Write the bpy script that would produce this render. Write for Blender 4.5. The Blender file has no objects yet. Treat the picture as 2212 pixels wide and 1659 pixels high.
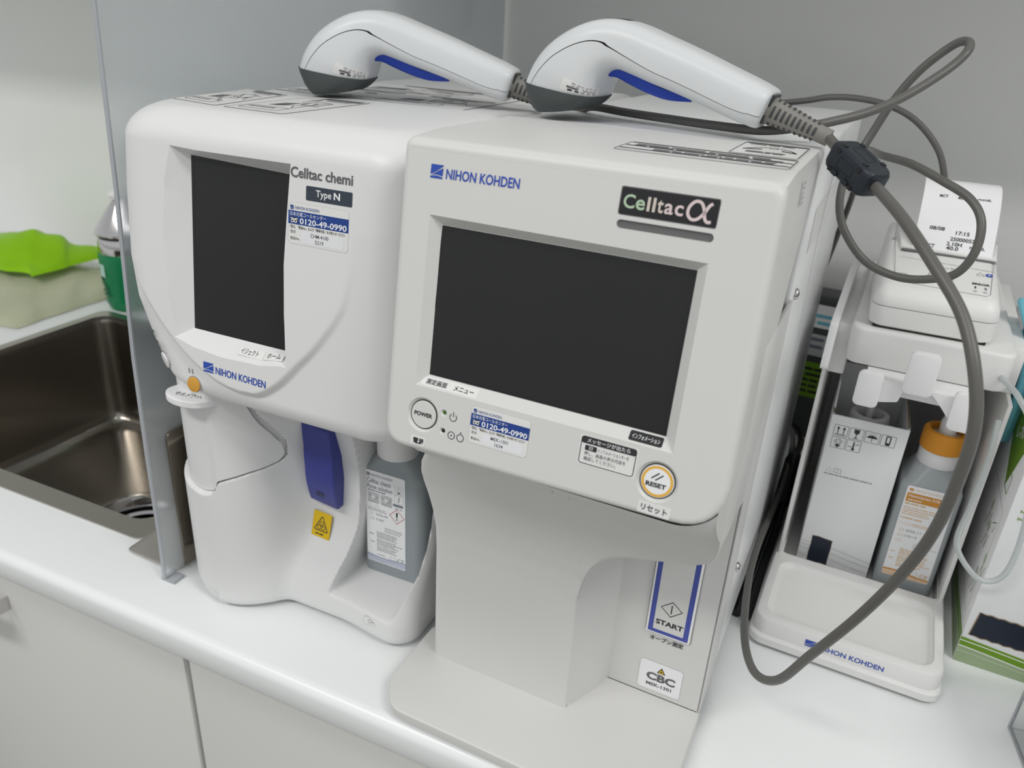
import bpy, bmesh, math, random
from mathutils import Vector, Matrix
random.seed(7)
SC = bpy.context.scene
COL = SC.collection

# ------------------------------------------------------------------ camera, world, lights
F_PX, W_PX = 1690.0, 2212.0
cam_d = bpy.data.cameras.new('camera')
cam_d.sensor_width = 36.0
cam_d.lens = F_PX / W_PX * 36.0
cam_d.clip_start = 0.01
cam = bpy.data.objects.new('camera', cam_d)
COL.objects.link(cam)
def cam_axes(yaw, pitch, roll):
    a, b, c = (math.radians(t) for t in (yaw, pitch, roll))
    f = Vector((math.sin(a) * math.cos(b), math.cos(a) * math.cos(b), -math.sin(b)))
    r = Vector((math.cos(a), -math.sin(a), 0))
    d = f.cross(r)
    return math.cos(c) * r + math.sin(c) * d, -math.sin(c) * r + math.cos(c) * d, f
_r, _d, _f = cam_axes(-22.8, 25.03, -3.33)
cam.matrix_world = Matrix(((_r.x, -_d.x, -_f.x, 0), (_r.y, -_d.y, -_f.y, 0), (_r.z, -_d.z, -_f.z, 0.438), (0, 0, 0, 1)))
cam_d.dof.use_dof = True
cam_d.dof.focus_distance = 0.47
cam_d.dof.aperture_fstop = 11.0
SC.camera = cam

world = bpy.data.worlds.new('room_light')
SC.world = world
world.use_nodes = True
wn_ = world.node_tree
bg = wn_.nodes['Background']
tcw = wn_.nodes.new('ShaderNodeTexCoord'); sep = wn_.nodes.new('ShaderNodeSeparateXYZ'); mr = wn_.nodes.new('ShaderNodeMapRange'); rmp = wn_.nodes.new('ShaderNodeValToRGB')
wn_.links.new(tcw.outputs['Generated'], sep.inputs[0]); wn_.links.new(sep.outputs['Z'], mr.inputs[0]); mr.inputs[1].default_value = -1; mr.inputs[2].default_value = 1
wn_.links.new(mr.outputs[0], rmp.inputs[0]); wn_.links.new(rmp.outputs[0], bg.inputs[0])
els = rmp.color_ramp.elements   # the room seen all round: darker floor, bright walls, ceiling
els[0].position = 0.0; els[0].color = (0.24, 0.235, 0.225, 1)
els[1].position = 1.0; els[1].color = (0.43, 0.45, 0.46, 1)
for p_, c_ in ((0.42, (0.36, 0.36, 0.35, 1)), (0.53, (0.66, 0.68, 0.69, 1)), (0.70, (0.56, 0.58, 0.59, 1))):
    e_ = els.new(p_); e_.color = c_
bg.inputs[1].default_value = 1.0

def area_light(name, loc, sx, sy, power, rot=(0, 0, 0), col=(1, 0.985, 0.955)):
    l = bpy.data.lights.new(name, 'AREA')
    l.shape = 'RECTANGLE'; l.size = sx; l.size_y = sy; l.energy = power; l.color = col
    o = bpy.data.objects.new(name, l); COL.objects.link(o)
    o.location = loc; o.rotation_euler = rot
    return o
area_light('ceiling_lamp', (-1.0, -1.10, 2.0), 1.6, 0.34, 32)
area_light('ceiling_lamp', (1.45, -0.30, 2.0), 1.2, 0.40, 26)

vs = SC.view_settings
vs.view_transform = 'Standard'; vs.look = 'None'; vs.exposure = -0.08; vs.gamma = 1.0
vs.use_curve_mapping = False

# ------------------------------------------------------------------ materials
def mat(name, col, rough=0.45, metal=0.0, spec=0.5, trans=0.0, ior=1.45, alpha=1.0, var=0.0, vscale=30.0, bump=0.0, bscale=400.0, coat=0.0, emit=0.0):
    m = bpy.data.materials.new(name)
    m.use_nodes = True
    nt = m.node_tree; p = nt.nodes['Principled BSDF']
    p.inputs['Base Color'].default_value = (*col, 1)
    p.inputs['Roughness'].default_value = rough
    p.inputs['Metallic'].default_value = metal
    p.inputs['Specular IOR Level'].default_value = spec
    p.inputs['Transmission Weight'].default_value = trans
    p.inputs['IOR'].default_value = ior
    p.inputs['Alpha'].default_value = alpha
    p.inputs['Coat Weight'].default_value = coat
    if var or bump:
        tc = nt.nodes.new('ShaderNodeTexCoord')
    if var:
        n = nt.nodes.new('ShaderNodeTexNoise'); n.inputs['Scale'].default_value = vscale; n.inputs['Detail'].default_value = 4
        nt.links.new(tc.outputs['Object'], n.inputs['Vector'])
        mx = nt.nodes.new('ShaderNodeMix'); mx.data_type = 'RGBA'
        mx.inputs[6].default_value = (*[c * (1 - var) for c in col], 1)
        mx.inputs[7].default_value = (*[min(1, c * (1 + var)) for c in col], 1)
        nt.links.new(n.outputs['Fac'], mx.inputs[0]); nt.links.new(mx.outputs[2], p.inputs['Base Color'])
    if bump:
        n2 = nt.nodes.new('ShaderNodeTexNoise'); n2.inputs['Scale'].default_value = bscale; n2.inputs['Detail'].default_value = 2
        nt.links.new(tc.outputs['Object'], n2.inputs['Vector'])
        b = nt.nodes.new('ShaderNodeBump'); b.inputs['Strength'].default_value = bump; b.inputs['Distance'].default_value = 0.0004
        nt.links.new(n2.outputs['Fac'], b.inputs['Height']); nt.links.new(b.outputs['Normal'], p.inputs['Normal'])
    return m
M = {}
M['wall'] = mat('wall_panel', (0.90, 0.90, 0.885), 0.12, var=0.01, vscale=3)
M['floor'] = mat('floor_vinyl', (0.30, 0.29, 0.27), 0.5, var=0.08, vscale=12)
M['counter'] = mat('counter_laminate', (0.85, 0.865, 0.865), 0.3, var=0.01, vscale=20)
M['cab'] = mat('cabinet_laminate', (0.66, 0.655, 0.63), 0.4, var=0.01, vscale=15)
M['cabdark'] = mat('cabinet_inside', (0.2, 0.2, 0.19), 0.7, var=0.03)
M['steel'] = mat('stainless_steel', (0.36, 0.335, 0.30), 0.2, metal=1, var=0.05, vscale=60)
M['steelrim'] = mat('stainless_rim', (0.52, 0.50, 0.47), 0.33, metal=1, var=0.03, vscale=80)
M['steeldark'] = mat('polished_dark_steel', (0.25, 0.22, 0.18), 0.12, metal=1, var=0.03)
M['chrome'] = mat('chrome', (0.62, 0.60, 0.60), 0.12, metal=1, var=0.02)
M['plA'] = mat('white_plastic', (0.745, 0.745, 0.74), 0.38, bump=0.06, bscale=900, var=0.008)
M['plS'] = mat('ivory_white_plastic', (0.80, 0.795, 0.78), 0.42, bump=0.06, bscale=900, var=0.008)
M['plB'] = mat('matte_white_plastic', (0.66, 0.655, 0.64), 0.42, bump=0.08, bscale=900, var=0.008)
M['plBside'] = mat('painted_metal_case', (0.78, 0.79, 0.79), 0.3, bump=0.12, bscale=500, var=0.01)
M['plW'] = mat('bright_white_plastic', (0.86, 0.86, 0.86), 0.35, var=0.006)
M['plScan'] = mat('cool_white_plastic', (0.67, 0.685, 0.695), 0.36, bump=0.05, bscale=900, var=0.008)
M['screen'] = mat('display_glass', (0.017, 0.018, 0.017), 0.3, spec=0.42, var=0.05)
M['black'] = mat('black', (0.012, 0.012, 0.014), 0.4, var=0.05)
M['ink'] = mat('black_print', (0.03, 0.03, 0.033), 0.5, var=0.03)
M['inkgrey'] = mat('grey_print', (0.12, 0.12, 0.125), 0.5, var=0.03)
M['inkmid'] = mat('mid_grey_print', (0.32, 0.32, 0.33), 0.5, var=0.03)
M['inklight'] = mat('light_grey_print', (0.52, 0.53, 0.54), 0.5, var=0.03)
M['blue'] = mat('logo_blue', (0.025, 0.075, 0.42), 0.4, var=0.03)
M['navy'] = mat('navy_print', (0.012, 0.05, 0.25), 0.4, var=0.03)
M['slate'] = mat('slate_print', (0.035, 0.047, 0.065), 0.45, var=0.03)
M['lever'] = mat('blue_violet_plastic', (0.045, 0.055, 0.27), 0.4, bump=0.05, var=0.02)
M['startblue'] = mat('start_blue', (0.06, 0.085, 0.36), 0.4, var=0.02)
M['white'] = mat('white_print', (0.85, 0.85, 0.86), 0.45, var=0.01)
M['stickerclear'] = mat('label_stock', (0.76, 0.755, 0.74), 0.32, var=0.01)
M['silver'] = mat('silver_label_stock', (0.78, 0.78, 0.80), 0.35, var=0.05, vscale=900)
M['yellow'] = mat('yellow_label', (0.72, 0.47, 0.008), 0.45, var=0.02)
M['orange'] = mat('orange_plastic', (0.74, 0.30, 0.02), 0.4, var=0.03)
M['amber'] = mat('amber_button', (0.66, 0.34, 0.05), 0.4, var=0.03)
M['ring'] = mat('amber_ring', (0.80, 0.45, 0.07), 0.4, var=0.02)
M['red'] = mat('red_print', (0.42, 0.09, 0.07), 0.5, var=0.03)
M['led'] = mat('green_led', (0.05, 0.16, 0.02), 0.3, var=0.05)
M['slot'] = mat('grey_slot', (0.13, 0.13, 0.13), 0.5, var=0.03)
M['bumper'] = mat('dark_grey_rubber', (0.055, 0.065, 0.065), 0.5, bump=0.1, var=0.03)
M['trigger'] = mat('blue_trigger', (0.01, 0.05, 0.42), 0.4, var=0.02)
M['cable'] = mat('grey_cable_jacket', (0.115, 0.112, 0.105), 0.38, var=0.03)
M['boot'] = mat('grey_rubber_boot', (0.23, 0.22, 0.20), 0.5, bump=0.05, var=0.03)
M['ferrite'] = mat('black_blue_plastic', (0.016, 0.022, 0.03), 0.42, bump=0.1, var=0.04)
M['holo1'] = mat('green_silver_foil', (0.48, 0.62, 0.44), 0.3, metal=0.3, var=0.05, vscale=300)
M['holo2'] = mat('warm_silver_foil', (0.70, 0.62, 0.55), 0.3, metal=0.3, var=0.05, vscale=300)
M['holo3'] = mat('pink_silver_foil', (0.78, 0.64, 0.64), 0.3, metal=0.3, var=0.05, vscale=300)
M['bottle'] = mat('translucent_bottle', (0.40, 0.44, 0.46), 0.3, trans=0.25, ior=1.35, var=0.02)
M['bottle2'] = mat('translucent_grey_bottle', (0.50, 0.54, 0.56), 0.3, trans=0.25, ior=1.35, var=0.02)
M['cap_white'] = mat('milky_cap', (0.78, 0.78, 0.78), 0.35, var=0.01)
M['labelink'] = mat('slate_label_print', (0.16, 0.18, 0.22), 0.5, var=0.02)
M['labelor'] = mat('orange_label_print', (0.60, 0.26, 0.03), 0.5, var=0.03)
M['labelor2'] = mat('pale_orange_print', (0.70, 0.48, 0.28), 0.5, var=0.03)
M['peach'] = mat('peach_print', (0.80, 0.58, 0.40), 0.5, var=0.02)
M['bluegrey'] = mat('blue_grey_print', (0.30, 0.33, 0.45), 0.5, var=0.02)
M['bluepale'] = mat('pale_blue_print', (0.55, 0.58, 0.68), 0.5, var=0.02)
M['card'] = mat('white_cardboard', (0.87, 0.87, 0.88), 0.55, var=0.015, vscale=40)
M['cardbrown'] = mat('brown_cardboard', (0.27, 0.20, 0.12), 0.75, var=0.1, vscale=200)
M['blueblack'] = mat('dark_blue_bag', (0.010, 0.016, 0.032), 0.4, var=0.2, vscale=40)
M['green'] = mat('leaf_green_print', (0.15, 0.30, 0.012), 0.5, var=0.03)
M['greenmid'] = mat('muted_green_print', (0.33, 0.42, 0.25), 0.5, var=0.03)
M['greenpale'] = mat('pale_green_print', (0.50, 0.60, 0.42), 0.5, var=0.03)
M['paper'] = mat('thermal_paper', (0.86, 0.86, 0.87), 0.5, var=0.01)
M['tubeblue'] = mat('blue_tubing', (0.22, 0.62, 0.76), 0.2, trans=0.2, ior=1.3, var=0.04)
M['tubeclear'] = mat('clear_tubing', (0.72, 0.76, 0.76), 0.2, trans=0.5, ior=1.3, var=0.02)
M['acrylic'] = mat('clear_acrylic', (0.97, 0.98, 0.98), 0.03, trans=1.0, ior=1.2, var=0.004)
M['acredge'] = mat('acrylic_edge', (0.55, 0.57, 0.60), 0.2, trans=0.3, ior=1.3, var=0.02)
M['soap'] = mat('green_soap', (0.015, 0.26, 0.10), 0.25, trans=0.2, ior=1.33, var=0.06, vscale=25)
M['soapdark'] = mat('dark_green_print', (0.005, 0.13, 0.075), 0.4, var=0.04)
M['mint'] = mat('mint_label', (0.45, 0.68, 0.60), 0.4, var=0.03)
M['bag'] = mat('lime_plastic_film', (0.30, 0.62, 0.012), 0.35, trans=0.1, ior=1.2, var=0.12, vscale=18)
M['film'] = mat('yellowish_clear_film', (0.70, 0.72, 0.52), 0.25, trans=0.4, ior=1.15, var=0.12, vscale=14)
M['darkgrey'] = mat('dark_grey_plastic', (0.05, 0.052, 0.055), 0.5, var=0.05)
M['microtube'] = mat('frosted_tube_plastic', (0.45, 0.48, 0.46), 0.3, trans=0.3, ior=1.3, var=0.04)
# frosted acrylic partition: half diffuse film, half rough transmission
def frosted():
    m = mat('frosted_acrylic', (0.80, 0.83, 0.85), 0.16, trans=0.72, ior=1.12, var=0.01)
    return m
M['frost'] = frosted()

# ------------------------------------------------------------------ mesh helpers
class Fr:
    """a flat working frame in millimetres: origin, x axis, y axis, outward normal"""
    def __init__(s, o, ex, ey):
        s.o = Vector(o); s.ex = Vector(ex).normalized(); s.ey = Vector(ey).normalized(); s.n = s.ex.cross(s.ey)
    def p(s, x, y, d=0.0):
        return s.o + s.ex * (x * .001) + s.ey * (y * .001) + s.n * (d * .001)
def lerp(a, b, t): return a + (b - a) * t
def smooth(a, b, x):
    t = max(0.0, min(1.0, (x - a) / (b - a))); return t * t * (3 - 2 * t)
def interp(tab, x):
    if x <= tab[0][0]: return tab[0][1]
    for (x0, y0), (x1, y1) in zip(tab, tab[1:]):
        if x <= x1: return lerp(y0, y1, (x - x0) / (x1 - x0))
    return tab[-1][1]
def rrect(x0, y0, x1, y1, r, n=6):
    r = min(r, abs(x1 - x0) / 2 - 1e-6, abs(y1 - y0) / 2 - 1e-6); pts = []
    for cx, cy, a in ((x1 - r, y0 + r, -90), (x1 - r, y1 - r, 0), (x0 + r, y1 - r, 90), (x0 + r, y0 + r, 180)):
        for i in range(n + 1):
            t = math.radians(a + 90 * i / n); pts.append((cx + r * math.cos(t), cy + r * math.sin(t)))
    return pts
def circ(cx, cy, r, n=32, ry=None):
    return [(cx + r * math.cos(2 * math.pi * i / n), cy + (ry or r) * math.sin(2 * math.pi * i / n)) for i in range(n)]
def round_poly(pts, rad, n=5):
    """rounded polygon; rad may be one number or one per corner"""
    out = []; k = len(pts)
    for i in range(k):
        p0, p1, p2 = Vector(pts[i - 1]), Vector(pts[i]), Vector(pts[(i + 1) % k])
        r = rad[i] if isinstance(rad, (list, tuple)) else rad
        if r <= 0: out.append(tuple(p1)); continue
        a, b = (p0 - p1).normalized(), (p2 - p1).normalized()
        ang = a.angle(b); t = min(r / math.tan(ang / 2), (p0 - p1).length * .49, (p2 - p1).length * .49)
        s, e = p1 + a * t, p1 + b * t
        for j in range(n + 1):
            u = j / n; out.append(tuple((1 - u) ** 2 * s + 2 * u * (1 - u) * p1 + u * u * e))
    return out
def catmull(pts, n=10, closed=False):
    P = [Vector(p) for p in pts]; out = []; k = len(P)
    rng = range(k) if closed else range(k - 1)
    for i in rng:
        p1, p2 = P[i], P[(i + 1) % k]
        p0 = P[i - 1] if (closed or i > 0) else p1 * 2 - p2
        p3 = P[(i + 2) % k] if (closed or i + 2 < k) else p2 * 2 - p1
        for j in range(n):
            t = j / n
            out.append(0.5 * ((2 * p1) + (p2 - p0) * t + (2 * p0 - 5 * p1 + 4 * p2 - p3) * t * t + (3 * p1 - p0 - 3 * p2 + p3) * t ** 3))
    if not closed: out.append(P[-1])
    return out
_txt = {}
def text_mesh(s, bold):
    key = (s, bold)
    if key not in _txt:
        cu = bpy.data.curves.new('t', 'FONT'); cu.body = s; cu.size = 1; cu.resolution_u = 3; cu.offset = bold
        cu.fill_mode = 'FRONT'
        ob = bpy.data.objects.new('t', cu)
        me = bpy.data.meshes.new_from_object(ob)
        vs_ = [(v.co.x, v.co.y) for v in me.vertices]; fs = [tuple(p.vertices) for p in me.polygons]
        if sum(me.polygons[i].normal.z for i in range(len(fs))) < 0: fs = [f[::-1] for f in fs]
        bpy.data.meshes.remove(me); bpy.data.objects.remove(ob); bpy.data.curves.remove(cu)
        _txt[key] = (vs_, fs)
    return _txt[key]

class MB:
    def __init__(s): s.v = []; s.f = []; s.m = []; s.ms = []
    def mi(s, m):
        m = M[m] if isinstance(m, str) else m
        if m not in s.ms: s.ms.append(m)
        return s.ms.index(m)
    def add(s, verts, faces, m):
        o = len(s.v); k = s.mi(m)
        s.v.extend(Vector(p) for p in verts); s.f.extend(tuple(i + o for i in f) for f in faces); s.m.extend([k] * len(faces)); return s
    def box(s, x0, y0, z0, x1, y1, z1, m):
        v = [(x, y, z) for z in (z0, z1) for y in (y0, y1) for x in (x0, x1)]
        return s.add(v, [(0, 2, 3, 1), (4, 5, 7, 6), (0, 1, 5, 4), (2, 6, 7, 3), (0, 4, 6, 2), (1, 3, 7, 5)], m)
    def rings(s, rings, m, cap0=True, cap1=True, closed=True):
        n = len(rings[0]); v = [p for r in rings for p in r]; f = []
        for i in range(len(rings) - 1):
            for j in range(n if closed else n - 1):
                a = i * n + j; b = i * n + (j + 1) % n
                f.append((a, b, b + n, a + n))
        if cap0: f.append(tuple(range(n))[::-1])
        if cap1: f.append(tuple((len(rings) - 1) * n + j for j in range(n)))
        return s.add(v, f, m)
    def prism(s, poly, z0, z1, m, ax='z', inset=0.0):
        """extrude a 2-D outline: ax z -> (x,y), y -> (x,z), x -> (y,z)"""
        def P(p, h): return {'z': (p[0], p[1], h), 'y': (p[0], h, p[1]), 'x': (h, p[0], p[1])}[ax]
        return s.rings([[P(p, z0) for p in poly], [P(p, z1) for p in poly]], m)
    def slab(s, poly, z0, z1, r, m, n=4, bottom=False):
        """outline extruded in z with rounded top edge (and bottom edge)"""
        cx = sum(p[0] for p in poly) / len(poly); cy = sum(p[1] for p in poly) / len(poly)
        R = []
        def off(d):
            out = []; k = len(poly)
            for i in range(k):
                a, b, c = Vector(poly[i - 1]), Vector(poly[i]), Vector(poly[(i + 1) % k])
                t = (c - a); nn = Vector((-t.y, t.x))
                if nn.length > 0: nn.normalize()
                out.append(b + nn * d)
            return out
        hs = []
        if bottom: hs += [(r * (1 - math.sin(math.pi / 2 * i / n)), z0 + r * (1 - math.cos(math.pi / 2 * i / n))) for i in range(n)]
        else: hs += [(0, z0)]
        hs += [(r * (1 - math.cos(math.pi / 2 * i / n)), z1 - r + r * math.sin(math.pi / 2 * i / n)) for i in range(n + 1)]
        for d, h in hs: R.append([(p[0], p[1], h) for p in off(d)])
        return s.rings(R, m)
    def plate(s, fr, poly, m, d0=0.0, d1=0.05, fx=None):
        """thin flat piece on a frame, mm"""
        if d1 - d0 < .02:
            return s.add([fr.p(x, y, d1) for x, y in poly], [tuple(range(len(poly)))], m)
        return s.rings([[fr.p(x, y, d0) for x, y in poly], [fr.p(x, y, d1) for x, y in poly]], m, cap0=False)
    def fill(s, fr, poly, m, d):
        return s.add([fr.p(x, y, d) for x, y in poly], [tuple(range(len(poly)))], m)
    def line(s, fr, pts, w, m, d, closed=False):
        P = [Vector(p) for p in pts]; k = len(P); L = []; R = []
        for i in range(k):
            a = P[i - 1] if (i > 0 or closed) else P[i]; b = P[(i + 1) % k] if (i < k - 1 or closed) else P[i]
            t = (b - a); nn = Vector((-t.y, t.x)).normalized() if t.length else Vector((0, 1))
            L.append(P[i] + nn * w / 2); R.append(P[i] - nn * w / 2)
        f = []
        for i in range(k if closed else k - 1):
            j = (i + 1) % k; f.append((i, k + i, k + j, j))
        return s.add([fr.p(p.x, p.y, d) for p in L + R], f, m)
    def text(s, fr, st, x, y, w=None, h=None, m='ink', d=0.1, bold=0.0, rot=0.0):
        vs_, fs = text_mesh(st, bold)
        if not vs_: return s
        x0 = min(p[0] for p in vs_); x1 = max(p[0] for p in vs_); y0 = min(p[1] for p in vs_); y1 = max(p[1] for p in vs_)
        sx = w / (x1 - x0) if w else None; sy = h / (y1 - y0) if h else None
        sx = sx or sy; sy = sy or sx
        c, sn = math.cos(math.radians(rot)), math.sin(math.radians(rot)); V = []
        for a, b in vs_:
            u, v = (a - x0) * sx, (b - y0) * sy; V.append(fr.p(x + u * c - v * sn, y + u * sn + v * c, d))
        return s.add(V, fs, m)
    def bars(s, fr, x, y, w, n, pitch, th, m, d, seed=1):
        """rows of fine print too small to read: broken thin strokes"""
        rr = random.Random(seed)
        for i in range(n):
            xx = x; end = x + w * rr.uniform(.72, 1.0); yy = y - i * pitch
            while xx < end - th:
                l = min(rr.uniform(1.2, 4.5) * th * 1.6, end - xx)
                s.fill(fr, [(xx, yy), (xx + l, yy), (xx + l, yy + th), (xx, yy + th)], m, d); xx += l + th * .55
        return s
    def lathe(s, prof, c, m, n=32, ax=(0, 0, 1), cap=True):
        a = Vector(ax).normalized(); u = a.orthogonal().normalized(); w = a.cross(u); c = Vector(c)
        R = [[c + a * z + (u * math.cos(2 * math.pi * i / n) + w * math.sin(2 * math.pi * i / n)) * r for i in range(n)] for r, z in prof]
        return s.rings(R, m, cap, cap)
    def tube(s, path, r, m, n=12, cap=True):
        P = [Vector(p) for p in path]; R = []; t0 = (P[1] - P[0]).normalized(); u = t0.orthogonal().normalized()
        for i in range(len(P)):
            t = (P[min(i + 1, len(P) - 1)] - P[max(i - 1, 0)]).normalized()
            u = (u - t * u.dot(t)).normalized(); w = t.cross(u); rr = r(i / (len(P) - 1)) if callable(r) else r
            R.append([P[i] + (u * math.cos(2 * math.pi * j / n) + w * math.sin(2 * math.pi * j / n)) * rr for j in range(n)])
        return s.rings(R, m, cap, cap)
    def grid(s, G, m, flip=False):
        nr, nc = len(G), len(G[0]); v = [p for r in G for p in r]; f = []
        for i in range(nr - 1):
            for j in range(nc - 1):
                q = (i * nc + j, i * nc + j + 1, (i + 1) * nc + j + 1, (i + 1) * nc + j); f.append(q[::-1] if flip else q)
        return s.add(v, f, m)
    def build(s, name, parent=None, ang=40, bevel=0.0, seg=2, fix=True, weld=False, local=None, batch=None):
        me = bpy.data.meshes.new(name)
        V = s.v
        if parent is not None:
            mi = parent_matrix(parent).inverted(); V = [mi @ p for p in V]
        me.from_pydata([tuple(p) for p in V], [], s.f)
        for m in s.ms: me.materials.append(m)
        for p, k in zip(me.polygons, s.m): p.material_index = k
        if fix or weld or bevel:
            bm = bmesh.new(); bm.from_mesh(me)
            if weld or bevel: bmesh.ops.remove_doubles(bm, verts=bm.verts, dist=2e-6)
            if bevel:
                es = [e for e in bm.edges if len(e.link_faces) == 2 and e.calc_face_angle(0) > math.radians(32)]
                bmesh.ops.bevel(bm, geom=es, offset=bevel, segments=seg, profile=0.5, affect='EDGES', clamp_overlap=True)
            if fix: bmesh.ops.recalc_face_normals(bm, faces=bm.faces)
            bm.to_mesh(me); bm.free()
        for p in me.polygons: p.use_smooth = True
        me.set_sharp_from_angle(angle=math.radians(ang))
        o = bpy.data.objects.new(name, me); COL.objects.link(o)
        if parent is not None: o.parent = parent
        return o
def parent_matrix(o):
    m = Matrix.LocRotScale(o.location, o.rotation_euler, o.scale)
    return parent_matrix(o.parent) @ m if o.parent else m
def tag(o, label, cat, group=None):
    o['label'] = label; o['category'] = cat
    if group: o['group'] = group
    return o
def thing(name, label, cat, loc=(0, 0, 0), rz=0.0, group=None):
    o = bpy.data.objects.new(name, None); o.empty_display_size = 0.02; COL.objects.link(o)
    o.location = loc; o.rotation_euler = (0, 0, rz)
    return tag(o, label, cat, group)
def struct(o): o['kind'] = 'structure'; return o
def boolean(o, cutter, op='DIFFERENCE'):
    md = o.modifiers.new('b', 'BOOLEAN'); md.object = cutter; md.operation = op; md.solver = 'EXACT'
    bpy.context.view_layer.update()
    dg = bpy.context.evaluated_depsgraph_get()
    me = bpy.data.meshes.new_from_object(o.evaluated_get(dg)); o.modifiers.clear(); o.data = me
    bpy.data.objects.remove(cutter)
    return o
def resharp(o, ang=35):
    for p in o.data.polygons: p.use_smooth = True
    o.data.set_sharp_from_angle(angle=math.radians(ang)); return o
def logo(mb, fr, x, y, w, h, m, d):
    q = lambda pts: mb.fill(fr, [(x + a * w, y + b * h) for a, b in pts], m, d)
    q([(0, .26), (.50, .55), (1, .93), (1, 1), (0, 1)]); q([(.08, .23), (.5, .29), (1, .20), (1, .80), (.5, .48)]); q([(0, 0), (1, 0), (1, .12), (.5, .21), (0, .15)])
# ------------------------------------------------------------------ room and counter
CT = 0.028
b = MB(); b.box(-2.6, .995, -.9, 2.2, 1.06, 1.66, 'wall'); struct(b.build('wall_back'))
b = MB(); b.box(-2.6, -2.6, -.92, 2.2, 1.06, -.9, 'floor'); struct(b.build('floor'))

b = MB()   # worktop with a sink opening; bullnosed front strip
prof = [(.398, 0), (.333, 0)] + [(.333 - .0085 * math.sin(math.pi / 2 * i / 6), -.0085 + .0085 * math.cos(math.pi / 2 * i / 6)) for i in range(1, 7)]
prof += [(.3245, -CT + .004), (.3262, -CT + .0012), (.3285, -CT), (.398, -CT)]
b.prism(prof, -2.2, 1.4, 'counter', ax='x')
b.box(-2.2, .398, -CT, -1.010, .994, 0, 'counter'); b.box(-1.010, .783, -CT, -.516, .994, 0, 'counter'); b.box(-.516, .398, -CT, 1.4, .994, 0, 'counter')
tag(b.build('countertop', ang=50), 'long white worktop with rounded front edge carrying the two analyzers and the sink', 'countertop')

def base_cabinet(x0, x1, label, handle=None, splits=()):
    t = thing('base_cabinet', label, 'cabinet', ((x0 + x1) / 2, .6, -.9), group=None)
    b = MB(); zt = -CT - .001
    for bx in ((x0, .358, x0 + .016, .985, -.88, zt), (x1 - .016, .358, x1, .985, -.88, zt), (x0 + .016, .975, x1 - .016, .985, -.88, zt), (x0 + .016, .358, x1 - .016, .975, -.88, -.862), (x0 + .016, .358, x1 - .016, .385, zt - .06, zt)):
        b.box(bx[0], bx[1], bx[4], bx[2], bx[3], bx[5], 'cab')
    b.build('cabinet_body', t)
    edges = [x0] + list(splits) + [x1]
    for e0, e1 in zip(edges, edges[1:]):
        b = MB(); b.box(e0 + .0025, .3365, -.80, e1 - .0025, .3575, -CT - .006, 'cab'); d = b.build('door', t, bevel=.0012)
    b = MB(); b.box(x0 + .02, .40, -.9, x1 - .02, .97, -.88, 'cabdark'); b.build('plinth', t)
    if handle:
        hx, hz = handle; b = MB()
        pts = [(hx - .11, .3365, hz), (hx - .108, .316, hz), (hx - .095, .309, hz), (hx - .02, .309, hz), (hx - .004, .316, hz), (hx, .3365, hz)]
        R = []
        for i, p in enumerate(catmull(pts, 6)):
            R.append([(p.x, p.y - .0035, p.z - .0075), (p.x, p.y + .0035, p.z - .0075), (p.x, p.y + .0035, p.z + .0075), (p.x, p.y - .0035, p.z + .0075)])
        b.rings(R, 'chrome'); b.build('handle', d)
base_cabinet(-.411, .20, 'white base cabinet with a plain door directly under the two analyzers')
base_cabinet(-1.073, -.412, 'two-door white base cabinet under the sink, with a bow handle', (-.627, -.070), (-.7425,))

def wall_cabinet():
    t = thing('wall_cabinet', 'white wall cupboard hung on the wall above the worktop', 'cabinet', (-.2, .83, .566))
    b = MB(); b.box(-2.4, .672, .569, 2.0, .994, 1.25, 'cab'); b.build('cabinet_body', t)
    for i in range(6):
        b = MB(); b.box(-2.4 + i * .733 + .002, .652, .566, -2.4 + (i + 1) * .733 - .002, .671, 1.25, 'cab'); b.build('door', t)
wall_cabinet()

# faint access plate on the wall, behind the acrylic partition
b = MB(); fw = Fr((0, .9945, 0), (1, 0, 0), (0, 0, 1))
o = rrect(-640, 418, -508, 520, 12); b.plate(fw, o, 'wall', 0, 1.6)
struct(b.build('trim_1', bevel=.0006))

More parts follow.
